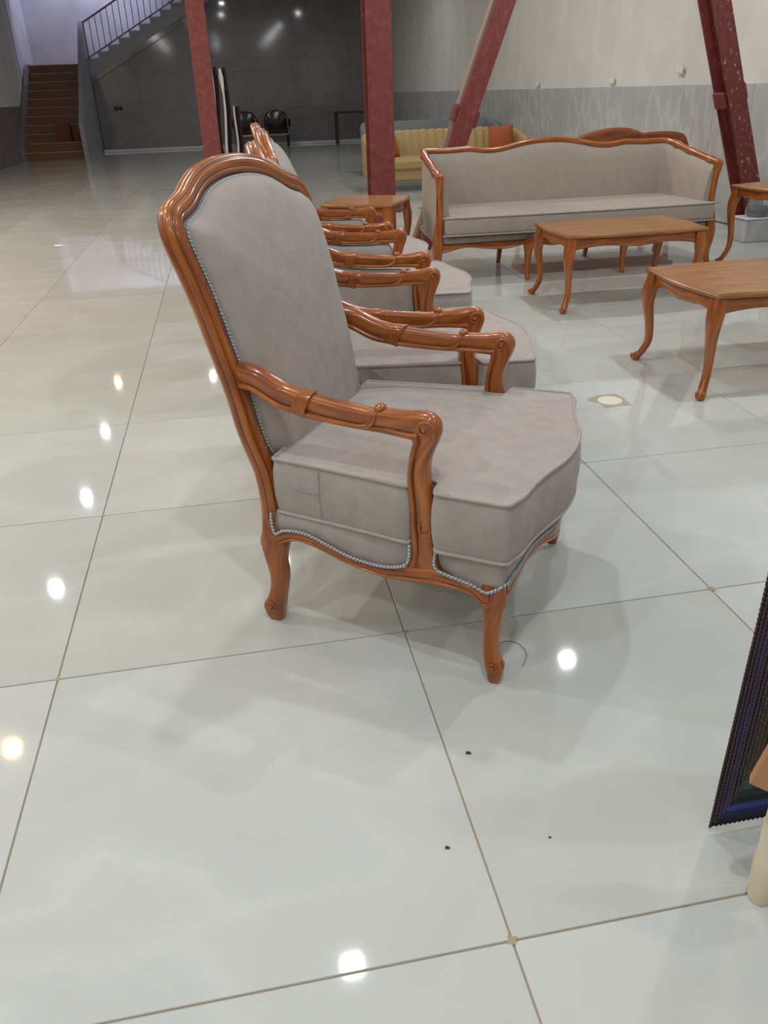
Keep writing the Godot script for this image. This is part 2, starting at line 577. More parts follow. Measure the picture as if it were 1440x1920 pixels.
func make_arm(root: Node3D, side: float) -> void:
	var outer := []
	var inner := []
	for a in ARM:
		outer.append(Vector3(0, a[1], a[0]))
		inner.append(Vector3(0, a[3], a[2]))
	var o := spline(outer, 4)
	var n := spline(inner, 4)
	var prof := []
	for p in ARM_PROFILE:
		prof.append(p)
	for i in range(ARM_PROFILE.size() - 2, -1, -1):
		prof.append([-ARM_PROFILE[i][0], ARM_PROFILE[i][1]])
	var rings := []
	for i in o.size():
		var half := 0.0215
		if i < 16:
			half = 0.024
		var ring := PackedVector3Array()
		for p in prof:
			var q := n[i].lerp(o[i], p[1])
			ring.append(arm_point(side, q.z, q.y, p[0] * half))
		rings.append(ring)
	var g := Geo.new()
	g.loft(rings)
	var arm := obj("armrest", g, mats.wood, root)
	# leaf collars that grip the arm
	g = Geo.new()
	rings = []
	for i in range(21, 28):
		var u := (i - 21) / 6.0
		var sc := 1.0 + 0.17 * pow(u, 1.6)
		var ring := PackedVector3Array()
		var mid := (n[i] + o[i]) * 0.5
		for k in 20:
			var an := TAU * k / 20
			var ca := signf(cos(an)) * pow(absf(cos(an)), 0.6)
			var sa := signf(sin(an)) * pow(absf(sin(an)), 0.6)
			var q := mid + (o[i] - n[i]) * 0.5 * sa * sc
			ring.append(arm_point(side, q.z + 0.012 * sa, q.y, ca * 0.0235 * sc))
		rings.append(ring)
	g.loft(rings)
	obj("leaf_collar", g, mats.wood, arm)
	g = Geo.new()
	var hook := Geo.new()
	for face in [-1.0, 1.0]:
		var x: float = face * 0.0178
		g.tube(spline([arm_point(side, -0.168, 0.641, face * 0.010), arm_point(side, -0.178, 0.635, x), arm_point(side, -0.181, 0.620, x), arm_point(side, -0.172, 0.603, x), arm_point(side, -0.150, 0.593, x), arm_point(side, -0.11, 0.588, face * 0.018)], 5), hook_radius(0.0072), 8)
		g.tube(spline([arm_point(side, -0.07, 0.587, face * 0.018), arm_point(side, -0.03, 0.587, x), arm_point(side, -0.004, 0.592, x), arm_point(side, 0.010, 0.606, x), arm_point(side, 0.016, 0.619, x), arm_point(side, 0.020, 0.628, face * 0.011)], 5), hook_radius(0.0072), 8)
		# stained cuts
		var cut := PackedVector3Array()
		for i in range(30, 46):
			var q := n[i].lerp(o[i], 0.287)
			cut.append(arm_point(side, q.z, q.y, face * 0.0152))
		hook.tube(cut, 0.0017, 5)
		cut = PackedVector3Array()
		for i in range(4, 26):
			var q := n[i].lerp(o[i], 0.287)
			cut.append(arm_point(side, q.z, q.y, face * (0.0170 if i < 16 else 0.0153)))
		hook.tube(cut, 0.0013, 5)
		cut = PackedVector3Array()
		for i in range(48, 57):
			var q := n[i].lerp(o[i], 0.287)
			cut.append(arm_point(side, q.z, q.y, face * 0.0152))
		hook.tube(cut, 0.0014, 5)
		cut = PackedVector3Array()
		for i in range(78, 110):
			var q := n[i].lerp(o[i], 0.287)
			cut.append(arm_point(side, q.z, q.y, face * 0.0152))
		hook.tube(cut, 0.0014, 5)
	obj("carved_hook", g, mats.wood, arm)
	obj("stained_cut", hook, mats.groove, arm, "dark stained carved line")
	g = Geo.new()
	g.ball(arm_point(side, 0.021, 0.631, 0.0), Vector3(0.017, 0.009, 0.013))
	obj("carved_knob", g, mats.wood, arm)
	# spiral volute on both faces of the arm's front end, round boss on the post
	g = Geo.new()
	for face in [-1.0, 1.0]:
		var sp := PackedVector3Array()
		var rad := PackedFloat32Array()
		for k in 34:
			var an := -0.6 + k * 0.36
			var r := 0.025 * pow(0.945, k)
			sp.append(arm_point(side, 0.129 + cos(an) * r, 0.603 + sin(an) * r, face * 0.0195))
			rad.append(0.0042 * pow(0.985, k))
		g.tube(sp, rad, 7)
		g.ball(arm_point(side, 0.129, 0.603, face * 0.019), Vector3(0.006, 0.006, 0.006))
		sp = PackedVector3Array()
		rad = PackedFloat32Array()
		for k in 26:
			var an := 2.4 + k * 0.4
			var r := 0.0175 * pow(0.95, k)
			sp.append(arm_point(side, 0.131 + cos(an) * r, 0.369 + sin(an) * r * 1.25, face * 0.0195))
			rad.append(0.0034 * pow(0.985, k))
		g.tube(sp, rad, 7)
		g.ball(arm_point(side, 0.131, 0.369, face * 0.0185), Vector3(0.006, 0.007, 0.008))
	obj("carved_scroll", g, mats.wood, arm)


func leg_rings(keys: Array, mirror: float) -> Array:
	# keys: y, x, z, half x, half z
	var c := []
	var h := []
	for k in keys:
		c.append(Vector3(k[1] * mirror, k[0], k[2]))
		h.append(Vector3(k[3], 0, k[4]))
	var cs := spline(c, 5)
	var hs := spline(h, 5)
	var rings := []
	for i in cs.size():
		var ring := PackedVector3Array()
		for k in 24:
			var an := TAU * k / 24
			var ca := signf(cos(an)) * pow(absf(cos(an)), 0.62)
			var sa := signf(sin(an)) * pow(absf(sin(an)), 0.62)
			var flute := 1.0 - 0.05 * pow(absf(cos(an * 2.0)), 8.0)
			ring.append(cs[i] + Vector3(ca * hs[i].x * flute, 0, sa * hs[i].z * flute))
		rings.append(ring)
	return rings


func spiral(g: Geo, at: Vector3, axis: Vector3, r0: float, thick: float, start := 0.0) -> void:
	var s := axis.cross(Vector3.UP).normalized()
	var u := s.cross(axis)
	var sp := PackedVector3Array()
	var rad := PackedFloat32Array()
	for k in 24:
		var an := start + k * 0.42
		var r := r0 * pow(0.94, k)
		sp.append(at + (s * cos(an) + u * sin(an)) * r)
		rad.append(thick * pow(0.98, k))
	g.tube(sp, rad, 6)
	g.ball(at, Vector3(1, 1, 1) * thick * 1.3, 10)


const RAIL_BOT := [[-0.28, 0.225], [-0.247, 0.246], [-0.215, 0.258], [-0.189, 0.259], [-0.133, 0.247], [-0.08, 0.231], [-0.025, 0.222], [0.026, 0.218], [0.079, 0.222], [0.129, 0.228], [0.178, 0.233], [0.226, 0.232], [0.25, 0.224], [0.27, 0.20]]
const RAIL_TOP := [[-0.29, 0.262], [-0.275, 0.266], [-0.25, 0.279], [-0.214, 0.286], [-0.169, 0.284], [-0.115, 0.267], [-0.061, 0.252], [-0.009, 0.247], [0.04, 0.25], [0.08, 0.262], [0.12, 0.268], [0.15, 0.276], [0.164, 0.27], [0.206, 0.263], [0.24, 0.256], [0.268, 0.248], [0.31, 0.26]]


func front_z(x: float) -> float:
	# front edge of cushion: bow with two hollows
	return table1([[0.0, 0.392], [0.05, 0.389], [0.1, 0.380], [0.18, 0.357], [0.24, 0.343], [0.30, 0.335], [0.35, 0.318]], absf(x))


func rail_front_z(x: float) -> float:
	return table1([[0.0, 0.366], [0.05, 0.360], [0.11, 0.340], [0.17, 0.327], [0.25, 0.322], [0.34, 0.312]], absf(x))


func rail_section(p: Vector3, out: Vector3, bot: float, top: float) -> PackedVector3Array:
	var ring := PackedVector3Array()
	for q in [[-0.03, 0.0], [-0.006, 0.0], [0.001, 0.06], [0.003, 0.16], [0.002, 0.27], [-0.003, 0.33], [0.002, 0.40], [0.004, 0.55], [0.004, 0.75], [0.0, 0.92], [-0.008, 1.0], [-0.03, 1.0]]:
		var w: Vector3 = p + out * float(q[0])
		ring.append(Vector3(w.x, lerpf(bot, top, q[1]), w.z))
	return ring


func cushion(root: Node3D, inset := 0.0) -> void:
	var y0 := 0.328
	var y1 := 0.468
	var zs := [-0.262, -0.258, -0.22, -0.16, -0.10, -0.04, 0.02, 0.06, 0.082, 0.09, 0.094, 0.145, 0.150, 0.156, 0.165, 0.19, 0.22, 0.26, 0.29, 0.312, 0.318]
	var ws := [0.284, 0.290, 0.294, 0.300, 0.307, 0.314, 0.322, 0.328, 0.330, 0.322, 0.290, 0.290, 0.322, 0.344, 0.347, 0.348, 0.349, 0.351, 0.352, 0.351, 0.346]
	var nu := 28
	var rows := []
	for r in zs.size():
		var row := PackedVector3Array()
		for k in nu + 1:
			var u := -1.0 + 2.0 * k / nu
			u = signf(u) * (1.0 - pow(1.0 - absf(u), 1.25))
			var x: float = u * (ws[r] - (inset if zs[r] < 0.15 else 0.0))
			var z: float = zs[r]
			if z > 0.16:
				z = 0.16 + (z - 0.16) / 0.158 * (front_z(x) - 0.16)
			else:
				z += 0.006 * (1.0 - u * u) * (0.0 if z > -0.25 else -1.0)
			var t := clampf((zs[r] + 0.262) / 0.58, 0.0, 1.0) * 2.0 - 1.0
			var crown := 0.022 * (1.0 - pow(absf(u), 3.5)) * (1.0 - pow(absf(t), 4.0))
			crown += 0.003 * sin(x * 17.0 + z * 9.0) * (1.0 - absf(u)) * (1.0 - absf(t))
			row.append(Vector3(x, y1 + crown, z))
		rows.append(row)
	var outline := PackedVector3Array()
	for r in zs.size():
		outline.append(rows[r][0])
	for k in range(1, nu + 1):
		outline.append(rows[-1][k])
	for r in range(zs.size() - 2, -1, -1):
		outline.append(rows[r][nu])
	for k in range(nu - 1, 0, -1):
		outline.append(rows[0][k])
	var m := outline.size()
	var g := Geo.new()
	g.grid(rows)
	var low := []
	for row in rows:
		var q := PackedVector3Array()
		for p in row:
			q.append(Vector3(p.x, y0 - (p.y - y1) * 0.3, p.z))
		low.append(q)
	g.grid(low)
	var rings := []
	for l in [[y0, 0.0], [y0 + 0.02, 0.005], [0.37, 0.008], [0.40, 0.009], [0.43, 0.008], [y1 - 0.02, 0.005], [y1, 0.0]]:
		var ring := PackedVector3Array()
		for k in m:
			var d := outline[(k + 1) % m] - outline[(k - 1 + m) % m]
			var nn := Vector3(-d.z, 0, d.x).normalized()
			if nn.dot(Vector3(outline[k].x, 0, outline[k].z - 0.03)) < 0.0 and absf(outline[k].z - 0.12) > 0.06:
				nn = -nn
			var wob: float = 0.0012 * sin(k * 2.1) if outline[k].z > 0.3 else 0.0
			ring.append(Vector3(outline[k].x, l[0], outline[k].z) + nn * (l[1] + wob * (1.0 if l[1] > 0.006 else 0.0)))
		rings.append(ring)
	g.loft(rings, false, false)
	var cu := obj("seat_cushion", g, mats.fabric, root)
	for y in [y0, y1]:
		g = Geo.new()
		var path := []
		for k in m:
			var prev := outline[(k - 1 + m) % m]
			if outline[k].distance_to(prev) < 0.007:
				continue
			path.append(Vector3(outline[k].x * 1.004, y, outline[k].z * 1.004))
		g.tube(spline(path, 3, true), 0.0046, 8, true, false)
		obj("piping", g, mats.fabric, cu)
	# zip seam of the boxing near the rear
	if inset > 0.0:
		return
	for sx in [-1.0, 1.0]:
		g = Geo.new()
		g.tube(PackedVector3Array([Vector3(sx * 0.2935, 0.405, -0.255), Vector3(sx * 0.306, 0.405, -0.20), Vector3(sx * 0.3135, 0.404, -0.14)]), 0.0016, 6)
		obj("seam", g, mats.fabric, cu)
		g = Geo.new()
		g.tube(PackedVector3Array([Vector3(sx * 0.309, 0.336, -0.137), Vector3(sx * 0.3135, 0.40, -0.137), Vector3(sx * 0.309, 0.46, -0.137)]), 0.0012, 6)
		obj("seam", g, mats.fabric, cu)


func make_armchair(label: String, closed: bool) -> Node3D:
	var root := thing("armchair", label, "armchair", Vector3.ZERO, 0.0, "carved armchairs standing in a row")
	var out := back_outline()
	# moulded frame of stiles and crest
	var rings := []
	var inner := []
	for i in out.size():
		var d := (out[mini(i + 1, out.size() - 1)] - out[maxi(i - 1, 0)]).normalized()
		var nrm := Vector3(d.y, -d.x, 0)
		var ring := PackedVector3Array()
		var dz := (back_z(out[i].y + 0.02) - back_z(out[i].y - 0.02)) / 0.04
		var fwd := Vector3(0, -dz, 1).normalized()
		for p in FRAME_PROFILE:
			var q: Vector3 = out[i] - nrm * (0.046 - float(p[0]))
			var c := Vector3(q.x, q.y, back_z(q.y))
			ring.append(c + fwd * float(p[1]))
		rings.append(ring)
		inner.append(out[i] - nrm * 0.045)
	var g := Geo.new()
	g.loft(rings)
	var frame := obj("back_frame", g, mats.wood, root)
	g = Geo.new()
	for idx in [6, 10, 14]:
		var cut := PackedVector3Array()
		for ring in rings:
			cut.append(ring[idx])
		g.tube(cut, 0.0015, 5)
	obj("stained_cut", g, mats.groove, frame, "dark stained carved line")
	# bottom rail of the back
	g = Geo.new()
	rings = []
	for k in 17:
		var x := -0.262 + 0.524 * k / 16
		var y := 0.405 + 0.012 * cos(x / 0.262 * PI)
		var ring := PackedVector3Array()
		for j in 12:
			var an := TAU * j / 12
			ring.append(Vector3(x, y + 0.024 * sin(an), back_z(y) + 0.018 * cos(an)))
		rings.append(ring)
	g.loft(rings)
	obj("lower_rail", g, mats.wood, frame)
	# padded panel, from an outline inside the frame
	var edge := []
	for p in inner:
		if p.y > 0.47:
			edge.append(p)
	for q in [Vector3(-0.240, 0.448, 0), Vector3(-0.20, 0.428, 0), Vector3(-0.10, 0.424, 0), Vector3(0, 0.423, 0), Vector3(0.10, 0.424, 0), Vector3(0.20, 0.428, 0), Vector3(0.240, 0.448, 0)]:
		edge.append(q)
	var ctr := Vector3(0, 0.74, 0)
	g = Geo.new()
	rings = []
	for s in [[1.0, 0.004], [0.995, 0.018], [0.985, 0.030], [0.965, 0.042], [0.93, 0.052], [0.88, 0.060], [0.8, 0.067], [0.65, 0.074], [0.45, 0.079], [0.22, 0.081], [0.05, 0.082]]:
		var ring := PackedVector3Array()
		for p in edge:
			var q: Vector3 = ctr + (p - ctr) * float(s[0])
			ring.append(Vector3(q.x, q.y, back_z(q.y) + float(s[1])))
		rings.append(ring)
	g.loft(rings)
	obj("back_pad", g, mats.fabric, root)
	g = Geo.new()
	rings = []
	for s in [[1.0, 0.0], [0.9, -0.012], [0.5, -0.014], [0.05, -0.014]]:
		var ring := PackedVector3Array()
		for p in edge:
			var q: Vector3 = ctr + (p - ctr) * float(s[0])
			ring.append(Vector3(q.x, q.y, back_z(q.y) + float(s[1])))
		rings.append(ring)
	g.loft(rings)
	obj("rear_panel", g, mats.fabric, root)
	var gp := []
	for p in edge:
		var q: Vector3 = ctr + (p - ctr) * 0.992
		gp.append(Vector3(q.x, q.y, back_z(q.y) + 0.0215))
	gp.append(gp[0])
	gimp(root, PackedVector3Array(gp))
	# legs
	for s in [-1.0, 1.0]:
		g = Geo.new()
		g.loft(leg_rings([[0.30, 0.276, -0.289, 0.022, 0.024], [0.262, 0.277, -0.287, 0.023, 0.032], [0.235, 0.279, -0.287, 0.024, 0.038], [0.19, 0.282, -0.287, 0.022, 0.029], [0.14, 0.282, -0.282, 0.020, 0.025], [0.10, 0.282, -0.287, 0.019, 0.023], [0.07, 0.284, -0.295, 0.021, 0.025], [0.045, 0.285, -0.304, 0.023, 0.030], [0.02, 0.284, -0.305, 0.020, 0.026], [0.0, 0.283, -0.304, 0.016, 0.020]], s))
		var leg := obj("leg", g, mats.wood, root)
		for f in [-1.0, 1.0]:
			g = Geo.new()
			spiral(g, Vector3(s * 0.285 + f * 0.0225, 0.046, -0.306), Vector3(f, 0, 0), 0.016, 0.0036, 1.0)
			obj("foot_scroll", g, mats.wood, leg)
		g = Geo.new()
		g.loft(leg_rings([[0.262, 0.322, 0.288, 0.026, 0.028], [0.235, 0.325, 0.288, 0.026, 0.028], [0.20, 0.328, 0.290, 0.0235, 0.024], [0.16, 0.330, 0.289, 0.0195, 0.0205], [0.12, 0.331, 0.287, 0.0175, 0.0185], [0.08, 0.333, 0.289, 0.0175, 0.0185], [0.05, 0.336, 0.296, 0.020, 0.021], [0.03, 0.338, 0.300, 0.019, 0.020], [0.0, 0.338, 0.300, 0.013, 0.014]], s))
		leg = obj("leg", g, mats.wood, root)
		for f in [-1.0, 1.0]:
			g = Geo.new()
			spiral(g, Vector3(s * 0.336 + f * 0.0205, 0.046, 0.298), Vector3(f, 0, 0), 0.0125, 0.003, 1.0)
			obj("foot_scroll", g, mats.wood, leg)
		g = Geo.new()
		spiral(g, Vector3(s * 0.336, 0.044, 0.317), Vector3(0, 0, 1), 0.0125, 0.003, 1.0)
		obj("foot_scroll", g, mats.wood, leg)
		g = Geo.new()
		g.ball(Vector3(s * 0.336, 0.226, 0.313), Vector3(0.007, 0.022, 0.006))
		g.ball(Vector3(s * 0.322, 0.23, 0.312), Vector3(0.006, 0.016, 0.005))
		obj("carved_leaf", g, mats.wood, leg)
	# side rails, front rail, back rail
	for s in [-1.0, 1.0]:
		rings = []
		for k in 45:
			var z := -0.283 + 0.565 * k / 44
			rings.append(rail_section(Vector3(s * side_x(z), 0, z), Vector3(s, 0, 0), table1(RAIL_BOT, z), table1(RAIL_TOP, z)))
		g = Geo.new()
		g.loft(rings)
		var sr := obj("side_rail", g, mats.wood, root)
		var cut := PackedVector3Array()
		for ring in rings:
			cut.append(ring[5])
		g = Geo.new()
		g.tube(cut, 0.0014, 5)
		obj("stained_cut", g, mats.groove, sr, "dark stained carved line")
	rings = []
	for k in 41:
		var x := -0.325 + 0.65 * k / 40
		var e := absf(x) / 0.325
		var bot := 0.242 - 0.022 * exp(-pow(x / 0.07, 2.0)) - 0.03 * pow(e, 8.0)
		rings.append(rail_section(Vector3(x, 0, rail_front_z(x)), Vector3(0, 0, 1), bot, 0.268))
	g = Geo.new()
	g.loft(rings)
	obj("front_rail", g, mats.wood, root)
	g = Geo.new()
	g.box(Vector3(0, 0.27, -0.288), Vector3(0.56, 0.06, 0.034), 0.004)
	obj("rear_rail", g, mats.wood, root)
	# upholstered apron between rail and cushion
	var ap := []
	var tops := []
	for z in [-0.276, -0.25, -0.2, -0.15, -0.1, -0.05, 0.0, 0.05, 0.1, 0.15, 0.2, 0.25, 0.285, 0.305]:
		ap.append(Vector3(-side_x(z) + (0.009 if absf(z - 0.12) > 0.06 else 0.02), table1(RAIL_TOP, z) - 0.006, z))
	for k in range(0, 21):
		var x := -0.335 + 0.67 * k / 20
		ap.append(Vector3(x, 0.252, rail_front_z(x) - 0.004))
	for k in range(13, -1, -1):
		ap.append(Vector3(-ap[k].x, ap[k].y, ap[k].z))
	rings = []
	for lv in [[0.0, 0.0], [0.25, 0.004], [0.55, 0.005], [0.85, 0.002], [1.0, -0.004]]:
		var ring := PackedVector3Array()
		for k in ap.size():
			var p: Vector3 = ap[k]
			var d: Vector3 = ap[mini(k + 1, ap.size() - 1)] - ap[maxi(k - 1, 0)]
			var nn := Vector3(d.z, 0, -d.x).normalized()
			if nn.dot(Vector3(p.x, 0, p.z)) < 0.0:
				nn = -nn
			ring.append(Vector3(p.x, lerpf(p.y, 0.330, lv[0]), p.z) + nn * float(lv[1]))
		rings.append(ring)
	g = Geo.new()
	g.loft(rings)
	obj("seat_base", g, mats.fabric, root)
	for s in [-1.0, 1.0]:
		var a1 := [Vector3(0, 0.325, -0.278), Vector3(0, 0.30, -0.279)]
		for z in [-0.272, -0.25, -0.214, -0.169, -0.115, -0.061, -0.009, 0.03, 0.065]:
			a1.append(Vector3(0, table1(RAIL_TOP, z) + 0.002, z))
		a1.append_array([Vector3(0, 0.272, 0.084), Vector3(0, 0.295, 0.092), Vector3(0, 0.325, 0.092)])
		var a2 := [Vector3(0, 0.325, 0.156), Vector3(0, 0.30, 0.153), Vector3(0, 0.284, 0.154), Vector3(0, 0.273, 0.166), Vector3(0, 0.265, 0.206), Vector3(0, 0.259, 0.24), Vector3(0, 0.250, 0.266), Vector3(0, 0.247, 0.276), Vector3(0, 0.256, 0.292)]
		for a in [a1, a2]:
			var path := []
			for p in a:
				path.append(Vector3(s * (side_x(p.z) + 0.003), p.y, p.z))
			if a == a2:
				for x in [0.335, 0.30, 0.25, 0.17, 0.11, 0.05, 0.0]:
					path.append(Vector3(s * x, 0.268, rail_front_z(x) + 0.003))
			gimp(root, spline(path, 4))
	for s in [-1.0, 1.0]:
		make_arm(root, s)
	if closed:
		for s in [-1.0, 1.0]:
			# padded panels that fill the sides under the arms
			var poly := [Vector3(0, 0.30, -0.275), Vector3(0, 0.61, -0.315), Vector3(0, 0.60, -0.26), Vector3(0, 0.586, -0.19), Vector3(0, 0.577, -0.10), Vector3(0, 0.574, 0.0), Vector3(0, 0.571, 0.07), Vector3(0, 0.55, 0.088), Vector3(0, 0.48, 0.086), Vector3(0, 0.40, 0.09), Vector3(0, 0.30, 0.09), Vector3(0, 0.275, 0.05), Vector3(0, 0.26, -0.02), Vector3(0, 0.28, -0.15)]
			var pc := Vector3(0, 0.43, -0.1)
			rings = []
			for l in [[0.3, 0.016], [0.8, 0.015], [0.95, 0.010], [1.0, 0.0], [0.97, -0.018], [0.9, -0.028], [0.7, -0.036], [0.3, -0.04]]:
				var ring := PackedVector3Array()
				for p in poly:
					var q: Vector3 = pc + (p - pc) * float(l[0])
					ring.append(Vector3(s * (side_x(q.z) - 0.018 + l[1]), q.y, q.z))
				rings.append(ring)
			g = Geo.new()
			g.loft(rings)
			obj("side_panel", g, mats.fabric, root)
	cushion(root, 0.04 if closed else 0.0)
	return root


# ---------------------------------------------------------------- tables
func serpentine(hx: float, hz: float, bump: float) -> PackedVector2Array:
	var out := PackedVector2Array()
	var per := 16
	for side in 4:
		for k in per:
			var t := -1.0 + 2.0 * k / per
			var w := bump * (0.55 * cos(t * PI) + 0.45 * cos(t * PI * 0.5) - 0.1)
			match side:
				0: out.append(Vector2(t * hx, -hz - w))
				1: out.append(Vector2(hx + w, t * hz))
				2: out.append(Vector2(-t * hx, hz + w))
				3: out.append(Vector2(-hx - w, -t * hz))
	return out


func make_table(called: String, label: String, category: String, hx: float, hz: float, h: float, at: Vector3, turn: float, group: String) -> Node3D:
	var t := thing(called, label, category, at, turn, group)
	var top := serpentine(hx, hz, 0.018)
	var g := Geo.new()
	g.crease = true
	g.prism(top, [[h - 0.024, 0.012], [h - 0.021, 0.004], [h - 0.014, 0.0], [h - 0.008, 0.0], [h - 0.006, 0.004], [h - 0.003, 0.005], [h, 0.009]])
	obj("tabletop", g, mats.table_wood, t)
	# apron with a scalloped lower edge
	var ap := serpentine(hx - 0.025, hz - 0.025, 0.014)
	var m := ap.size()
	g = Geo.new()
	var rings := []
	for k in m:
		var d := (ap[(k + 1) % m] - ap[(k - 1 + m) % m]).normalized()
		var nn := Vector2(d.y, -d.x)
		var tt := float(k % 16) / 16.0 * 2.0 - 1.0
		var lowy := h - 0.07 - 0.014 * (0.5 + 0.5 * cos(tt * PI * 2.0)) * (1.0 - absf(tt)) - 0.03 * pow(absf(tt), 5.0)
		var ring := PackedVector3Array()
		for q in [[-0.02, 0.0], [0.0, 0.0], [0.004, 0.12], [0.003, 0.24], [-0.001, 0.32], [0.002, 0.45], [0.003, 0.8], [0.0, 1.0], [-0.02, 1.0]]:
			var w := ap[k] + nn * float(q[0])
			ring.append(Vector3(w.x, lerpf(lowy, h - 0.022, q[1]), w.y))
		rings.append(ring)
	g.loft(rings, true)
	obj("apron", g, mats.dark_wood if called == "x" else mats.wood, t)
	for sx in [-1.0, 1.0]:
		for sz in [-1.0, 1.0]:
			var x: float = sx * (hx - 0.04)
			var z: float = sz * (hz - 0.04)
			var keys := []
			for q in [[1.0, 0.0, 0.030], [0.90, 0.004, 0.033], [0.80, 0.012, 0.031], [0.65, 0.012, 0.0245], [0.45, 0.0, 0.019], [0.25, -0.004, 0.0165], [0.12, 0.012, 0.0165], [0.05, 0.028, 0.019], [0.02, 0.032, 0.018], [0.0, 0.032, 0.013]]:
				keys.append([(h - 0.024) * float(q[0]), x + sx * float(q[1]), z + sz * float(q[1]), q[2], q[2]])
			g = Geo.new()
			g.loft(leg_rings(keys, 1.0))
			var leg := obj("leg", g, mats.wood, t)
			g = Geo.new()
			var dirn := Vector3(sx, 0, sz).normalized()
			g.ball(Vector3(x, 0.02, z) + Vector3(sx, 0, sz) * 0.046, Vector3(0.010, 0.013, 0.010))
			g.ball(Vector3(x, 0.026, z) + Vector3(sx * 0.046, 0, sz * 0.026), Vector3(0.009, 0.012, 0.009))
			g.ball(Vector3(x, 0.026, z) + Vector3(sx * 0.026, 0, sz * 0.046), Vector3(0.009, 0.012, 0.009))
			obj("carved_toe", g, mats.wood, leg)
	return t


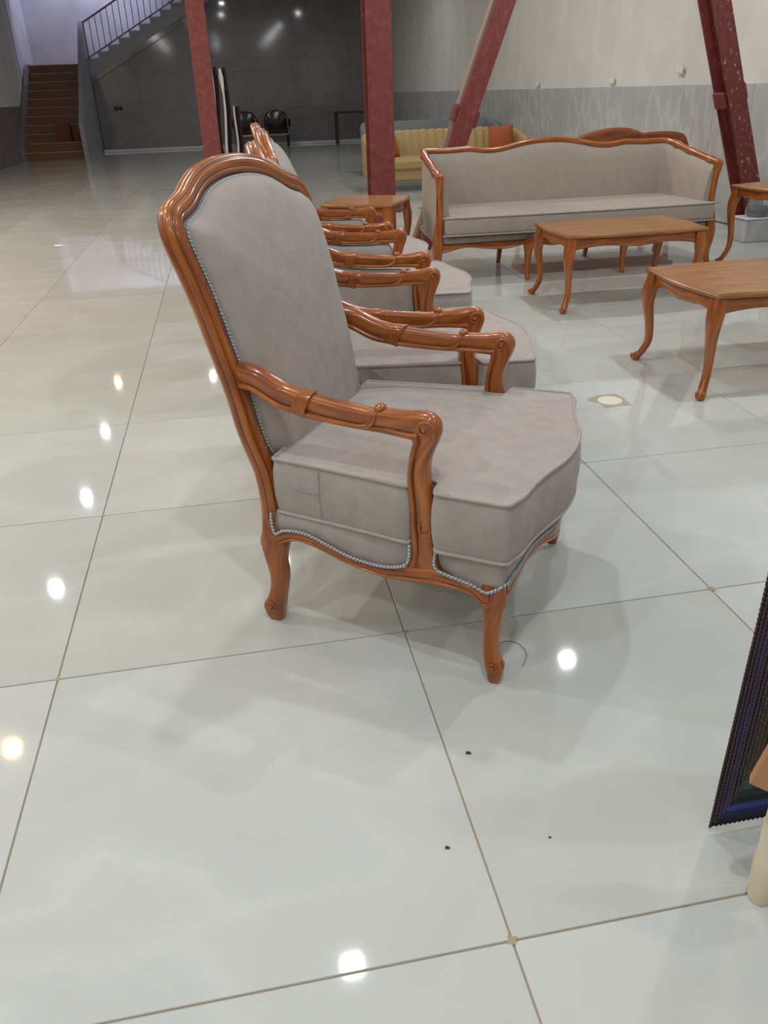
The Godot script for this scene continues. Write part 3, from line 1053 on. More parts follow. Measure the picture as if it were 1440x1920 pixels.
# ---------------------------------------------------------------- big grey sofa
func make_sofa() -> void:
	var t := thing("carved_sofa", "long grey sofa with carved honey wood crest behind the coffee tables", "sofa", Vector3(2.385, 0, -5.5))
	var zb := -0.66
	var crest := [[0.0, 0.862], [0.12, 0.858], [0.25, 0.838], [0.36, 0.816], [0.45, 0.808], [0.53, 0.812], [0.61, 0.824], [0.68, 0.821], [0.80, 0.818], [0.92, 0.824], [1.0, 0.822]]
	# one top rail: left arm, crest, right arm
	var half := [Vector3(1.005, 0.706, 0.0), Vector3(1.005, 0.722, -0.10), Vector3(0.995, 0.742, -0.22), Vector3(0.985, 0.766, -0.36), Vector3(0.98, 0.792, -0.50), Vector3(0.965, 0.812, -0.60), Vector3(0.93, 0.820, zb)]
	for x in [0.80, 0.68, 0.61, 0.53, 0.45, 0.36, 0.25, 0.12]:
		half.append(Vector3(x, table1(crest, x), zb))
	var pts := []
	for p in half:
		pts.append(Vector3(-p.x, p.y, p.z))
	pts.append(Vector3(0, 0.862, zb))
	for i in range(half.size() - 1, -1, -1):
		pts.append(half[i])
	var path := spline(pts, 4)
	var rings := []
	for i in path.size():
		var d := path[mini(i + 1, path.size() - 1)] - path[maxi(i - 1, 0)]
		var s := Vector3(d.z, 0, -d.x).normalized()
		var bump := 1.0
		for b in [-0.08, -0.34, -0.52]:
			if absf(path[i].x) > 0.9:
				bump += 0.35 * exp(-pow((path[i].z - b) / 0.022, 2.0))
		var ring := PackedVector3Array()
		for q in [[-0.022, -0.014], [0.022, -0.014], [0.026, -0.004], [0.021, 0.004], [0.024, 0.010], [0.014, 0.018], [0.0, 0.021], [-0.014, 0.018], [-0.024, 0.010], [-0.021, 0.004], [-0.026, -0.004]]:
			ring.append(path[i] + s * float(q[0]) * bump + Vector3.UP * float(q[1]) * bump)
		rings.append(ring)
	var g := Geo.new()
	g.loft(rings)
	obj("crest_rail", g, mats.wood, t)
	# inner padded shell below the rail, and the outer cloth
	for shell in [["inner_back", -1.0], ["outer_back", 1.0]]:
		var rows := []
		for l in ([[1.0, 0.012], [0.96, 0.03], [0.85, 0.05], [0.6, 0.066], [0.3, 0.075], [0.0, 0.078], [0.0, -0.0]] if shell[1] < 0.0 else [[1.0, 0.012], [0.9, 0.016], [0.5, 0.018], [0.0, 0.012], [0.0, -0.02], [1.0, -0.02]]):
			var row := PackedVector3Array()
			for i in path.size():
				var d := path[mini(i + 2, path.size() - 1)] - path[maxi(i - 2, 0)]
				var s := Vector3(d.z, 0, -d.x).normalized()
				if s.dot(Vector3(path[i].x, 0, path[i].z + 0.1)) < 0.0:
					s = -s
				var p: Vector3 = path[i] + s * float(l[1]) * float(shell[1])
				row.append(Vector3(p.x, lerpf(0.27, path[i].y - 0.008, l[0]), p.z))
			rows.append(row)
		g = Geo.new()
		g.grid(rows)
		if shell[1] < 0.0:
			for e in [0, path.size() - 1]:
				var inn := PackedVector3Array()
				var outr := PackedVector3Array()
				for row in rows:
					inn.append(row[e])
					outr.append(Vector3(signf(row[e].x) * 1.015, row[e].y, row[e].z))
				g.grid([inn, outr])
		obj(shell[0], g, mats.sofa_fabric, t)
	# front posts with the corner legs below
	for s in [-1.0, 1.0]:
		g = Geo.new()
		g.loft(leg_rings([[0.728, 1.005, 0.0, 0.022, 0.016], [0.715, 1.005, 0.006, 0.030, 0.026], [0.69, 1.004, 0.008, 0.028, 0.025], [0.60, 1.0, 0.0, 0.021, 0.022], [0.48, 0.998, -0.004, 0.022, 0.022], [0.40, 1.003, 0.0, 0.026, 0.024], [0.33, 1.01, 0.004, 0.032, 0.028], [0.27, 1.015, 0.006, 0.036, 0.032], [0.20, 1.018, 0.006, 0.032, 0.03], [0.12, 1.018, 0.0, 0.022, 0.022], [0.06, 1.022, 0.006, 0.018, 0.018], [0.025, 1.028, 0.014, 0.02, 0.02], [0.0, 1.028, 0.014, 0.014, 0.014]], s))
		obj("front_post", g, mats.wood, t)
		g = Geo.new()
		g.loft(leg_rings([[0.29, 0.36, 0.012, 0.028, 0.022], [0.24, 0.36, 0.012, 0.036, 0.027], [0.19, 0.36, 0.012, 0.027, 0.025], [0.11, 0.36, 0.008, 0.019, 0.019], [0.05, 0.36, 0.012, 0.015, 0.016], [0.02, 0.36, 0.018, 0.016, 0.017], [0.0, 0.36, 0.018, 0.012, 0.013]], s))
		obj("leg", g, mats.wood, t)
		for xr in [0.36, 0.96]:
			g = Geo.new()
			g.loft(leg_rings([[0.28, xr, -0.62, 0.026, 0.026], [0.15, xr, -0.625, 0.02, 0.022], [0.06, xr, -0.64, 0.017, 0.018], [0.0, xr, -0.655, 0.015, 0.016]], s))
			obj("leg", g, mats.wood, t)
	rings = []
	for k in 61:
		var x := -1.0 + 2.0 * k / 60
		var bot := 0.232 + 0.012 * cos(absf(absf(x) - 0.36) / 0.64 * PI * 3.0) - 0.006 * cos(x * 26.0) * 0.5
		if absf(x) < 0.36:
			bot = 0.236 + 0.010 * cos(x / 0.36 * PI * 2.0)
		rings.append(rail_section(Vector3(x, 0, 0.024 + 0.006 * cos(x * PI)), Vector3(0, 0, 1), bot, 0.272))
	g = Geo.new()
	g.loft(rings)
	obj("front_rail", g, mats.wood, t)
	g = Geo.new()
	g.box(Vector3(0, 0.295, -0.32), Vector3(1.98, 0.068, 0.67), 0.02)
	obj("seat_base", g, mats.sofa_fabric, t)
	# long seat cushion, wider in front of the arms
	var poly := PackedVector2Array()
	for p in [[-0.90, -0.58], [-0.93, -0.50], [-0.945, -0.1], [-0.95, -0.035], [-0.955, 0.022], [-0.975, 0.034], [-0.985, 0.05], [-0.978, 0.068], [-0.7, 0.085], [-0.35, 0.095], [0.0, 0.10]]:
		poly.append(Vector2(p[0], p[1]))
	for i in range(poly.size() - 2, -1, -1):
		poly.append(Vector2(-poly[i].x, poly[i].y))
	for i in poly.size():
		poly[i].x += 0.012
	g = Geo.new()
	g.prism(poly, [[0.332, 0.02], [0.338, 0.006], [0.36, -0.002], [0.40, -0.004], [0.43, -0.002], [0.448, 0.004], [0.456, 0.016]])
	var cu := obj("seat_cushion", g, mats.sofa_fabric, t)
	for y in [0.337, 0.449]:
		g = Geo.new()
		var pp := []
		for p in poly:
			pp.append(Vector3(p.x, y, p.y))
		g.tube(spline(pp, 2, true), 0.006, 7, true, false)
		obj("piping", g, mats.sofa_fabric, cu)


# ---------------------------------------------------------------- steel beams
func beam(parent: Node3D, a: Vector3, b: Vector3, w: float, d: float, m: Material, edge: Material) -> void:
	var y := (b - a).normalized()
	var z := (Vector3(0, 0, 1) - y * y.z).normalized()
	var x := y.cross(z)
	var bs := Basis(x, y, z)
	var c := (a + b) * 0.5
	var L := a.distance_to(b)
	var g := Geo.new()
	g.box(c + z * (d * 0.5 - 0.006), Vector3(w, L, 0.012), 0.002, bs)
	obj("front_flange", g, m, parent)
	g = Geo.new()
	g.box(c, Vector3(0.009, L, d - 0.024), 0.0, bs)
	obj("web", g, m, parent)
	g = Geo.new()
	g.box(c - z * (d * 0.5 - 0.006), Vector3(w, L, 0.012), 0.002, bs)
	obj("rear_flange", g, edge, parent)


func bracket(parent: Node3D, a: Vector3, b: Vector3, along: float, w: float, d: float) -> void:
	var y := (b - a).normalized()
	var z := (Vector3(0, 0, 1) - y * y.z).normalized()
	var x := y.cross(z)
	for s in [-1.0, 1.0]:
		var g := Geo.new()
		g.box(a + y * along + x * s * (w * 0.5 + 0.014), Vector3(0.03, 0.12, d * 0.7), 0.003, Basis(x, y, z))
		obj("clamp_plate", g, mats.steel, parent)


# ---------------------------------------------------------------- modern upholstered sofa (far)
func channel_sofa(label: String, at: Vector3, turn: float, w: float, cloth: Material, channels: int, h := 0.74) -> Node3D:
	var t := thing("channel_sofa" if channels > 0 else "plain_sofa", label, "sofa", at, turn)
	# at = middle of the front edge on the floor; depth goes to -z
	var hw := w * 0.5
	var g := Geo.new()
	var rows := []
	var n := maxi(channels * 8, 24)
	for l in [[0.20, -0.62], [0.36, -0.60], [0.55, -0.66], [h - 0.03, -0.72], [h, -0.76], [h - 0.02, -0.83], [0.20, -0.84]]:
		var row := PackedVector3Array()
		for k in n + 1:
			var x := -hw + 0.10 + (w - 0.20) * k / n
			var rel := 0.0
			if channels > 0:
				rel = 0.022 * absf(sin(PI * channels * k / n))
			row.append(Vector3(x, l[0] + (rel * 0.6 if l[0] >= h - 0.03 and l[1] > -0.8 else 0.0), l[1] + (rel if l[1] > -0.74 else 0.0)))
		rows.append(row)
	g.grid(rows)
	obj("channel_back" if channels > 0 else "back", g, cloth, t)
	for s in [-1.0, 1.0]:
		g = Geo.new()
		var path := spline([Vector3(s * (hw - 0.05), 0, 0.0), Vector3(s * hw, 0, -0.25), Vector3(s * hw, 0, -0.60), Vector3(s * (hw - 0.09), 0, -0.82)], 6)
		var rings := []
		for i in path.size():
			var u := float(i) / (path.size() - 1)
			var top := lerpf(h - 0.12, h - 0.005, smoothstep(0.2, 0.9, u))
			var ring := PackedVector3Array()
			for q in [[-0.05, 0.16], [0.04, 0.16], [0.045, top - 0.04], [0.03, top - 0.01], [0.0, top], [-0.03, top - 0.01], [-0.055, top - 0.04]]:
				ring.append(Vector3(path[i].x + s * float(q[0]), q[1], path[i].z))
			rings.append(ring)
		g.loft(rings)
		obj("arm", g, cloth, t)
	g = Geo.new()
	g.box(Vector3(0, 0.20, -0.36), Vector3(w - 0.12, 0.13, 0.70), 0.02)
	obj("base", g, cloth, t)
	g = Geo.new()
	g.box(Vector3(0, 0.335, -0.33), Vector3(w - 0.18, 0.14, 0.68), 0.035)
	obj("seat_cushion", g, cloth, t)
	for sx in [-1.0, 1.0]:
		for z in [-0.06, -0.76]:
			g = Geo.new()
			g.lathe(PackedVector2Array([Vector2(0.014, 0.0), Vector2(0.026, 0.15)]), Vector3(sx * (hw - 0.10), 0, z), 10)
			obj("leg", g, mats.walnut if channels == 0 else mats.gold, t)
	return t


func pillow(label: String, at: Vector3, tilt: Vector3, size: float, m: Material) -> void:
	var g := Geo.new()
	for face in [-1.0, 1.0]:
		var rows := []
		for i in 13:
			var row := PackedVector3Array()
			for k in 13:
				var u := -1.0 + i / 6.0
				var w := -1.0 + k / 6.0
				var th := 0.075 * pow(maxf((1.0 - u * u) * (1.0 - w * w), 0.0), 0.4)
				var pin := 1.0 - 0.06 * (1.0 - pow(absf(u), 2.0)) * absf(w) - 0.06 * (1.0 - w * w) * absf(u)
				row.append(Vector3(u * size * 0.5 * pin, w * size * 0.5 * pin, face * th))
			rows.append(row)
		g.grid(rows)
	var o := obj("throw_pillow", g, m, self)
	o.position = at
	o.rotation = tilt
	tag(o, label, "pillow", "rust orange throw pillows")


# ---------------------------------------------------------------- main
func _ready() -> void:
	rng.seed = 7
	# camera
	var cam := Camera3D.new()
	cam.name = "camera"
	add_child(cam)
	var yaw := -0.1677
	var pitch := -0.4902
	var roll := -0.0352
	cam.transform = Transform3D(Basis(Vector3.UP, yaw) * Basis(Vector3.RIGHT, pitch) * Basis(Vector3.BACK, roll), Vector3(0, 1.2207, 0))
	cam.fov = 65.99
	cam.near = 0.05
	cam.far = 80.0
	cam.current = true
	# surroundings: closed hall, only lamps light it
	var we := WorldEnvironment.new()
	we.name = "environment"
	var env := Environment.new()
	env.background_mode = Environment.BG_COLOR
	env.background_color = Color8(20, 22, 26)
	env.tonemap_mode = Environment.TONE_MAPPER_LINEAR
	env.tonemap_exposure = 0.33
	env.sdfgi_enabled = true
	env.ssao_enabled = true
	env.ssil_enabled = true
	we.environment = env
	add_child(we)
	make_materials()
	# lamps, placed from their mirror images in the floor
	var E := 8.5
	var spots := [
		[0.21, -3.01, false, E * 0.8, "round cool downlight mirrored nearest the camera"],
		[2.64, -5.53, false, E * 1.15, "round cool downlight above the long grey sofa"],
		[-2.40, -7.95, false, E * 1.25, "round cool downlight first of the left line, mirrored large beside the chair"],
		[-2.39, -10.24, false, E * 1.1, "round cool downlight second of the left line"],
		[-2.44, -12.72, false, E * 0.6, "round cool downlight third of the left line"],
		[-2.51, -15.29, true, E * 0.5, "round warm downlight farthest of the left line"],
		[-0.71, -15.17, false, E * 0.3, "round cool downlight mirrored beside the chair back"],
		[-2.33, -5.45, true, E, "round warm downlight mirrored at the left picture edge"],
		[0.15, -7.94, false, E * 0.3, "round cool downlight mirrored between the chair legs"],
		[2.64, -8.0, false, E, "round cool downlight above the steel columns"],
		[2.64, -2.9, false, E, "round cool downlight above the near coffee table"],
		[2.64, -0.3, false, E * 0.5, "round cool downlight above the fabric rack"],
		[0.2, -0.3, false, E * 0.8, "round cool downlight above the camera"],
		[-2.4, -2.9, false, E * 1.2, "round cool downlight above the empty floor left of the chair"],
		[-2.4, -0.3, false, E * 0.8, "round cool downlight at the near left"],
		[-2.4, 2.1, false, E * 1.35, "round cool downlight behind the camera, left"],
		[0.2, 2.1, false, E * 0.5, "round cool downlight behind the camera, middle"],
		[2.64, 2.1, false, E * 0.3, "round cool downlight behind the camera, right"],
		[-4.3, -2.9, false, E, "round cool downlight by the left wall, nearest the camera"],
		[-4.3, -5.5, true, E * 0.7, "round warm downlight by the left wall, first of its line"],
		[-4.3, -8.0, true, E * 0.7, "round warm downlight by the left wall, second of its line"],
		[-4.3, -10.4, true, E, "round warm downlight by the left wall, third of its line"],
		[2.64, -10.4, false, E * 0.7, "round cool downlight above the yellow sofa"],
		[2.64, -12.8, false, E * 0.6, "round cool downlight above the plain grey sofa"],
		[0.4, -18.0, false, E * 0.5, "round cool downlight in the far hall, middle"],
		[2.9, -18.0, false, E * 0.5, "round cool downlight in the far hall by the right wall"],
		[0.4, -21.6, false, E * 0.5, "round cool downlight in the far hall above the dark chairs"],
	]
	for s in spots:
		lamp(s[0], s[1], s[2], s[3], s[4])
	# daylight falling into the stairwell from a window high beside the upper flight
	var win := AreaLight3D.new()
	win.name = "stairwell_daylight"
	win.area_size = Vector2(1.0, 1.4)
	win.light_energy = 16.0
	win.light_color = Color8(214, 214, 248)
	win.area_range = 40.0
	win.shadow_enabled = true
	add_child(win)
	win.position = Vector3(-2.5, 5.0, -25.0)
	win.look_at_from_position(Vector3(-2.4, 5.2, -24.95), Vector3(-4.2, 2.4, -25.6), Vector3.UP)
	build_room()
	build_stairs()
	build_chairs()
	build_furniture()
	build_columns()
	build_far()
	build_swatches()
	build_small()


func build_room() -> void:
	# floor: grout bed with one tile per piece
	var g := Geo.new()
	g.box(Vector3((LEFT + RIGHT) / 2, -0.053, -10.5), Vector3(RIGHT - LEFT + 0.4, 0.10, 31.6))
	var floor_node := struct("floor", g, mats.grout)
	var shapes := []
	for k in 3:
		g = Geo.new()
		g.box(Vector3(0, -0.005, 0), Vector3(TILE - 0.0035, 0.010, TILE - 0.0035), 0.0012)
		shapes.append(g.mesh(mats["tile_%d" % k]))
	var far := Geo.new()
	for j in range(-27, 10):
		for i in range(-4, 8):
			var x0 := TX + TILE * i
			var z0 := TZ + TILE * j
			var xa := maxf(x0, LEFT)
			var xb := minf(x0 + TILE, RIGHT)
			var za := maxf(z0, -26.3)
			var zb := minf(z0 + TILE, 5.0)
			if xb - xa < 0.02 or zb - za < 0.02:
				continue
			var cx := (xa + xb) / 2
			var cz := (za + zb) / 2
			var d := -cz
			var seen := d > 0.0 and d < 16.0 and cx > -0.42 * d - 1.4 and cx < 0.78 * d + 1.0
			if seen and xb - xa > TILE - 0.01:
				var t := inst("floor_tile", shapes[rng.randi() % 3], floor_node)
				t.position = Vector3(cx, 0, cz)
			elif seen:
				g = Geo.new()
				g.box(Vector3(cx, -0.005, cz), Vector3(xb - xa - 0.0035, 0.010, zb - za - 0.0035), 0.0012)
				obj("floor_tile", g, mats.tile_1, floor_node)
			else:
				far.box(Vector3(cx, -0.005, cz), Vector3(xb - xa - 0.0035, 0.010, zb - za - 0.0035), 0.0012)
	var ft := obj("distant_tiles", far, mats.tile_0, floor_node)
	ft.set_meta("kind", "stuff")
	# ceiling
	g = Geo.new()
	g.box(Vector3((LEFT + RIGHT) / 2, CEIL + 0.12, -9.65), Vector3(RIGHT - LEFT + 0.6, 0.2, 29.4))
	struct("ceiling", g, mats.ceiling)
	# right wall: plaster above, marble slabs below
	g = Geo.new()
	g.box(Vector3(RIGHT + 0.12, CEIL / 2 + 0.01, -9.65), Vector3(0.2, CEIL + 0.02, 29.4))
	var wr := struct("wall_right", g, mats.plaster)
	var z := 4.9
	while z > BACK + 0.1:
		g = Geo.new()
		var za := maxf(z - 0.6, BACK)
		g.box(Vector3(RIGHT + 0.008, 0.594, (z + za) / 2), Vector3(0.026, 1.17, z - za - 0.004), 0.002)
		obj("marble_slab", g, mats.marble, wr)
		z -= 0.6
	# left wall
	g = Geo.new()
	g.box(Vector3(LEFT - 0.12, CEIL / 2 + 0.01, -9.35), Vector3(0.2, CEIL + 0.02, 28.8))
	var wl := struct("wall_left", g, mats.plaster)
	z = 4.9
	while z > -23.7:
		g = Geo.new()
		var za := maxf(z - 0.6, -23.7)
		g.box(Vector3(LEFT - 0.008, 0.585, (z + za) / 2), Vector3(0.026, 1.16, z - za - 0.004), 0.002)
		obj("marble_slab", g, mats.dark_marble, wl)
		z -= 0.6
	# back wall of dark polished marble slabs
	var outline := PackedVector2Array([Vector2(-3.16, 0.0), Vector2(RIGHT, 0.0), Vector2(RIGHT, CEIL), Vector2(0.45, CEIL), Vector2(-3.16, 1.73)])
	g = Geo.new()
	g.crease = true
	g.loft(wall_sheet(outline, BACK - 0.20, BACK - 0.045))
	var wb := struct("wall_back", g, mats.dark_marble)
	for row in 4:
		for c in 7:
			var xa := -3.16 + c * 1.13
			var xb := minf(xa + 1.13, RIGHT)
			var rect := PackedVector2Array([Vector2(xa + 0.003, row * 0.9 + 0.003), Vector2(xb - 0.003, row * 0.9 + 0.003), Vector2(xb - 0.003, row * 0.9 + 0.897), Vector2(xa + 0.003, row * 0.9 + 0.897)])
			for piece in Geometry2D.intersect_polygons(rect, outline):
				g = Geo.new()
				g.crease = true
				g.loft(wall_sheet(piece, BACK - 0.045, BACK - 0.02))
				obj("marble_slab", g, mats.dark_marble, wb)
	# front wall behind the camera
	g = Geo.new()
	g.box(Vector3((LEFT + RIGHT) / 2, CEIL / 2, 5.1), Vector3(RIGHT - LEFT + 0.4, CEIL, 0.2))
	struct("wall_front", g, mats.plaster)
	# stairwell shell
	g = Geo.new()
	g.box(Vector3(LEFT - 0.12, 3.0, -24.75), Vector3(0.2, 6.2, 2.1))
	struct("wall_stairwell_left", g, mats.pale_stone)
	g = Geo.new()
	g.box(Vector3(-0.1, 3.0, -25.72), Vector3(9.4, 6.2, 0.2))
	struct("wall_stairwell_back", g, mats.pale_stone)
	g = Geo.new()
	g.box(Vector3(-0.1, 6.1, -24.9), Vector3(9.4, 0.2, 1.9))
	struct("ceiling_stairwell", g, mats.ceiling)
	g = Geo.new()
	g.box(Vector3(-0.1, 4.9, -24.05), Vector3(9.4, 2.4, 0.2))
	struct("wall_stairwell_front", g, mats.plaster)
	g = Geo.new()
	g.box(Vector3(RIGHT + 0.1, 3.0, -24.9), Vector3(0.2, 6.2, 1.9))
	struct("wall_stairwell_right", g, mats.pale_stone)
	# low kerb along the foot of the back wall
	g = Geo.new()
	g.box(Vector3(0.68, 0.03, BACK + 0.12), Vector3(7.66, 0.06, 0.24), 0.008)
	struct("trim_1", g, mats.pale_stone)
	# sockets
	for s in [[1.246, -9.98, "white double wall socket plate left of the seam line"], [1.315, -8.41, "white wall switch plate nearest the right column"], [1.237, -12.5, "small pale wall plate farthest along the right wall"]]:
		var t := thing("wall_plate", s[2], "socket", Vector3(RIGHT - 0.01, s[0], s[1]), 0.0, "white plates on the right wall")
		g = Geo.new()
		g.box(Vector3.ZERO, Vector3(0.012, 0.07, 0.12), 0.003)
		obj("cover", g, mats.plastic, t)
		for k in [-1.0, 1.0]:
			g = Geo.new()
			g.box(Vector3(-0.007, 0, k * 0.033), Vector3(0.006, 0.045, 0.05), 0.002)
			obj("outlet", g, mats.fitting, t)
	var t := thing("wall_plate", "dark double socket on the dark back wall under the stairs", "socket", Vector3(-2.62, 1.03, BACK + 0.0))
	for k in [-1.0, 1.0]:
		g = Geo.new()
		g.box(Vector3(k * 0.06, 0, 0), Vector3(0.09, 0.09, 0.02), 0.004)
		obj("cover", g, mats.socket_dark, t)


func wall_sheet(poly: PackedVector2Array, za: float, zb: float) -> Array:
	var rings := []
	for z in [za, zb]:
		var ring := PackedVector3Array()
		for p in poly:
			ring.append(Vector3(p.x, p.y, z))
		rings.append(ring)
	return rings


func build_stairs() -> void:
	var t := thing("staircase", "brown stepped staircase with grey parapet and railed upper flight", "staircase", Vector3.ZERO)
	var n := 11
	var rise := 0.188
	var run := 0.24
	var z0 := -21.7
	for k in n:
		var y := rise * (k + 1)
		var g := Geo.new()
		g.box(Vector3(-3.95, y / 2 - 0.015, z0 - run * (k + 0.5) - 0.6 * (1.0 if k == n - 1 else 0.0)), Vector3(1.34, y - 0.03, run + (1.2 if k == n - 1 else 0.0)))
		obj("riser", g, mats.stair_brown, t)
		g = Geo.new()
		g.box(Vector3(-3.95, y - 0.015, z0 - run * (k + 0.5) + 0.015 - 0.6 * (1.0 if k == n - 1 else 0.0)), Vector3(1.36, 0.03, run + 0.03 + (1.2 if k == n - 1 else 0.0)), 0.004)
		obj("tread", g, mats.stair_edge, t)
	# sloped parapet wall on the right of the first flight
	var g := Geo.new()
	g.crease = true
	var prof := [Vector2(z0 + 0.25, 0.0), Vector2(z0 + 0.25, 0.75), Vector2(z0 - 0.1, 0.98), Vector2(z0 - n * run, 3.0), Vector2(z0 - n * run - 0.1, 3.0), Vector2(z0 - n * run - 0.1, 0.0)]
	var rings := []
	for x in [-3.27, -3.17]:
		var ring := PackedVector3Array()
		for p in prof:
			ring.append(Vector3(x, p.y, p.x))
		rings.append(ring)
	g.loft(rings)
	obj("parapet", g, mats.stringer_grey, t)
	# low left wall that carries the dark wainscot up the flight
	g = Geo.new()
	g.crease = true
	rings = []
	for x in [-4.74, -4.62]:
		var ring := PackedVector3Array()
		for p in [Vector2(z0 + 0.1, 0.0), Vector2(z0 + 0.1, 0.35), Vector2(z0 - n * run, 2.1), Vector2(z0 - n * run, 0.0)]:
			ring.append(Vector3(x, p.y, p.x))
		rings.append(ring)
	g.loft(rings)
	obj("skirting", g, mats.dark_marble, t)
	# second flight climbing to the right
	var n2 := 11
	var r2 := 0.145
	var w2 := 0.28
	var y0 := 2.068
	for k in n2:
		var x := -3.16 + w2 * k
		g = Geo.new()
		g.box(Vector3(x + w2 / 2, y0 + r2 * (k + 1) - 0.02, -24.85), Vector3(w2 + 0.02, 0.035, 1.1), 0.003)
		obj("tread", g, mats.pale_stone, t)
		g = Geo.new()
		g.box(Vector3(x + 0.01, y0 + r2 * (k + 0.5), -24.85), Vector3(0.02, r2, 1.1))
		obj("riser", g, mats.stair_edge, t)
	g = Geo.new()
	g.crease = true
	rings = []
	for zz in [BACK - 0.005, BACK + 0.09]:
		var ring := PackedVector3Array()
		ring.append(Vector3(-3.16, 1.72, zz))
		ring.append(Vector3(-3.16, y0, zz))
		for k in n2:
			ring.append(Vector3(-3.16 + w2 * k, y0 + r2 * (k + 1) - 0.04, zz))
			ring.append(Vector3(-3.16 + w2 * (k + 1), y0 + r2 * (k + 1) - 0.04, zz))
		ring.append(Vector3(-3.16 + w2 * n2, 1.72 + r2 * n2, zz))
		rings.append(ring)
	# cap is concave: build faces strip by strip
	for k in n2:
		var xa := -3.16 + w2 * k
		var xb := xa + w2
		var top := y0 + r2 * (k + 1) - 0.04
		var q := []
		for zz in [BACK - 0.005, BACK + 0.09]:
			q.append(PackedVector3Array([Vector3(xa, 1.72 + r2 * k, zz), Vector3(xa, top, zz), Vector3(xb, top, zz), Vector3(xb, 1.72 + r2 * (k + 1), zz)]))
		g.loft(q)
	obj("stringer", g, mats.stringer_grey, t)
	g = Geo.new()
	g.crease = true
	var soff := []
	for zz in [BACK + 0.10, -25.5]:
		soff.append(PackedVector3Array([Vector3(-3.16, 1.62, zz), Vector3(-3.16, 1.76, zz), Vector3(-3.16 + w2 * n2, 1.76 + r2 * n2, zz), Vector3(-3.16 + w2 * n2, 1.62 + r2 * n2, zz)]))
	g.loft(soff)
	obj("soffit", g, mats.dark_marble, t)
	# railing
	g = Geo.new()
	var za := BACK + 0.05
	g.tube(PackedVector3Array([Vector3(-3.14, y0 + 0.90, za), Vector3(-3.16 + w2 * n2, y0 + r2 * n2 + 0.92, za)]), 0.022, 8)
	obj("handrail", g, mats.rail_metal, t)
	g = Geo.new()
	g.tube(PackedVector3Array([Vector3(-3.14, y0 + 0.13, za), Vector3(-3.16 + w2 * n2, y0 + r2 * n2 + 0.15, za)]), 0.018, 8)
	obj("lower_bar", g, mats.rail_metal, t)
	for k in range(0, 20):
		var x := -3.13 + 0.155 * k
		var yb := y0 + 0.13 + r2 / w2 * (x + 3.14)
		g = Geo.new()
		g.tube(PackedVector3Array([Vector3(x, yb, za), Vector3(x, yb + 0.77, za)]), 0.010 if k > 0 else 0.02, 6)
		obj("baluster", g, mats.rail_metal, t)
	# cartons left on the steps
	var c := thing("carton", "taller brown carton left on the lower brown steps", "box", Vector3(-3.72, 0.377, -22.06))
	g = Geo.new()
	g.box(Vector3(0, 0.20, 0), Vector3(0.30, 0.40, 0.18), 0.006)
	obj("body", g, mats.carton, c)
	g = Geo.new()
	g.box(Vector3(0, 0.402, 0), Vector3(0.05, 0.006, 0.17), 0.002)
	obj("tape", g, mats.board_wood, c)
	c = thing("carton", "lower brown carton standing beside the parapet on the steps", "box", Vector3(-3.42, 0.377, -22.06))
	g = Geo.new()
	g.box(Vector3(0, 0.12, 0), Vector3(0.22, 0.24, 0.20), 0.006)
	obj("body", g, mats.carton, c)
	g = Geo.new()
	g.box(Vector3(0, 0.242, 0), Vector3(0.05, 0.006, 0.19), 0.002)
	obj("tape", g, mats.board_wood, c)


func build_chairs() -> void:
	var a := make_armchair("nearest and largest armchair, open carved arms, taupe padded back and seat", false)
	a.position = Vector3(0.408, 0, -1.82)
	a.rotation.y = deg_to_rad(57.6)
	dup(a, "armchair", Vector3(0.57, 0, -2.63), deg_to_rad(88.0), "second armchair from the front, open arms, directly behind the nearest armchair")
	var b := make_armchair("third armchair from the front, padded panels under its arms", true)
	b.position = Vector3(0.64, 0, -3.585)
	b.rotation.y = deg_to_rad(87.0)
	dup(b, "armchair", Vector3(0.65, 0, -4.46), deg_to_rad(88.0), "farthest armchair of the row, padded sides, next to the square side table")


func build_furniture() -> void:
	make_sofa()
	make_table("coffee_table", "farther coffee table with cabriole legs, right in front of the grey sofa", "table", 0.445, 0.28, 0.45, Vector3(2.335, 0, -4.765), 0.0, "wooden coffee tables")
	make_table("coffee_table", "nearer coffee table with cabriole legs, cut by the right picture edge", "table", 0.445, 0.31, 0.45, Vector3(2.335, 0, -3.24), 0.0, "wooden coffee tables")
	make_table("side_table", "square wooden side table at the far end of the armchair row", "table", 0.26, 0.26, 0.55, Vector3(0.945, 0, -5.86), deg_to_rad(-28.0), "square wooden side tables")
	make_table("side_table", "square wooden side table at the right edge, in front of the leaning column", "table", 0.28, 0.28, 0.55, Vector3(3.87, 0, -5.33), deg_to_rad(6.0), "square wooden side tables")


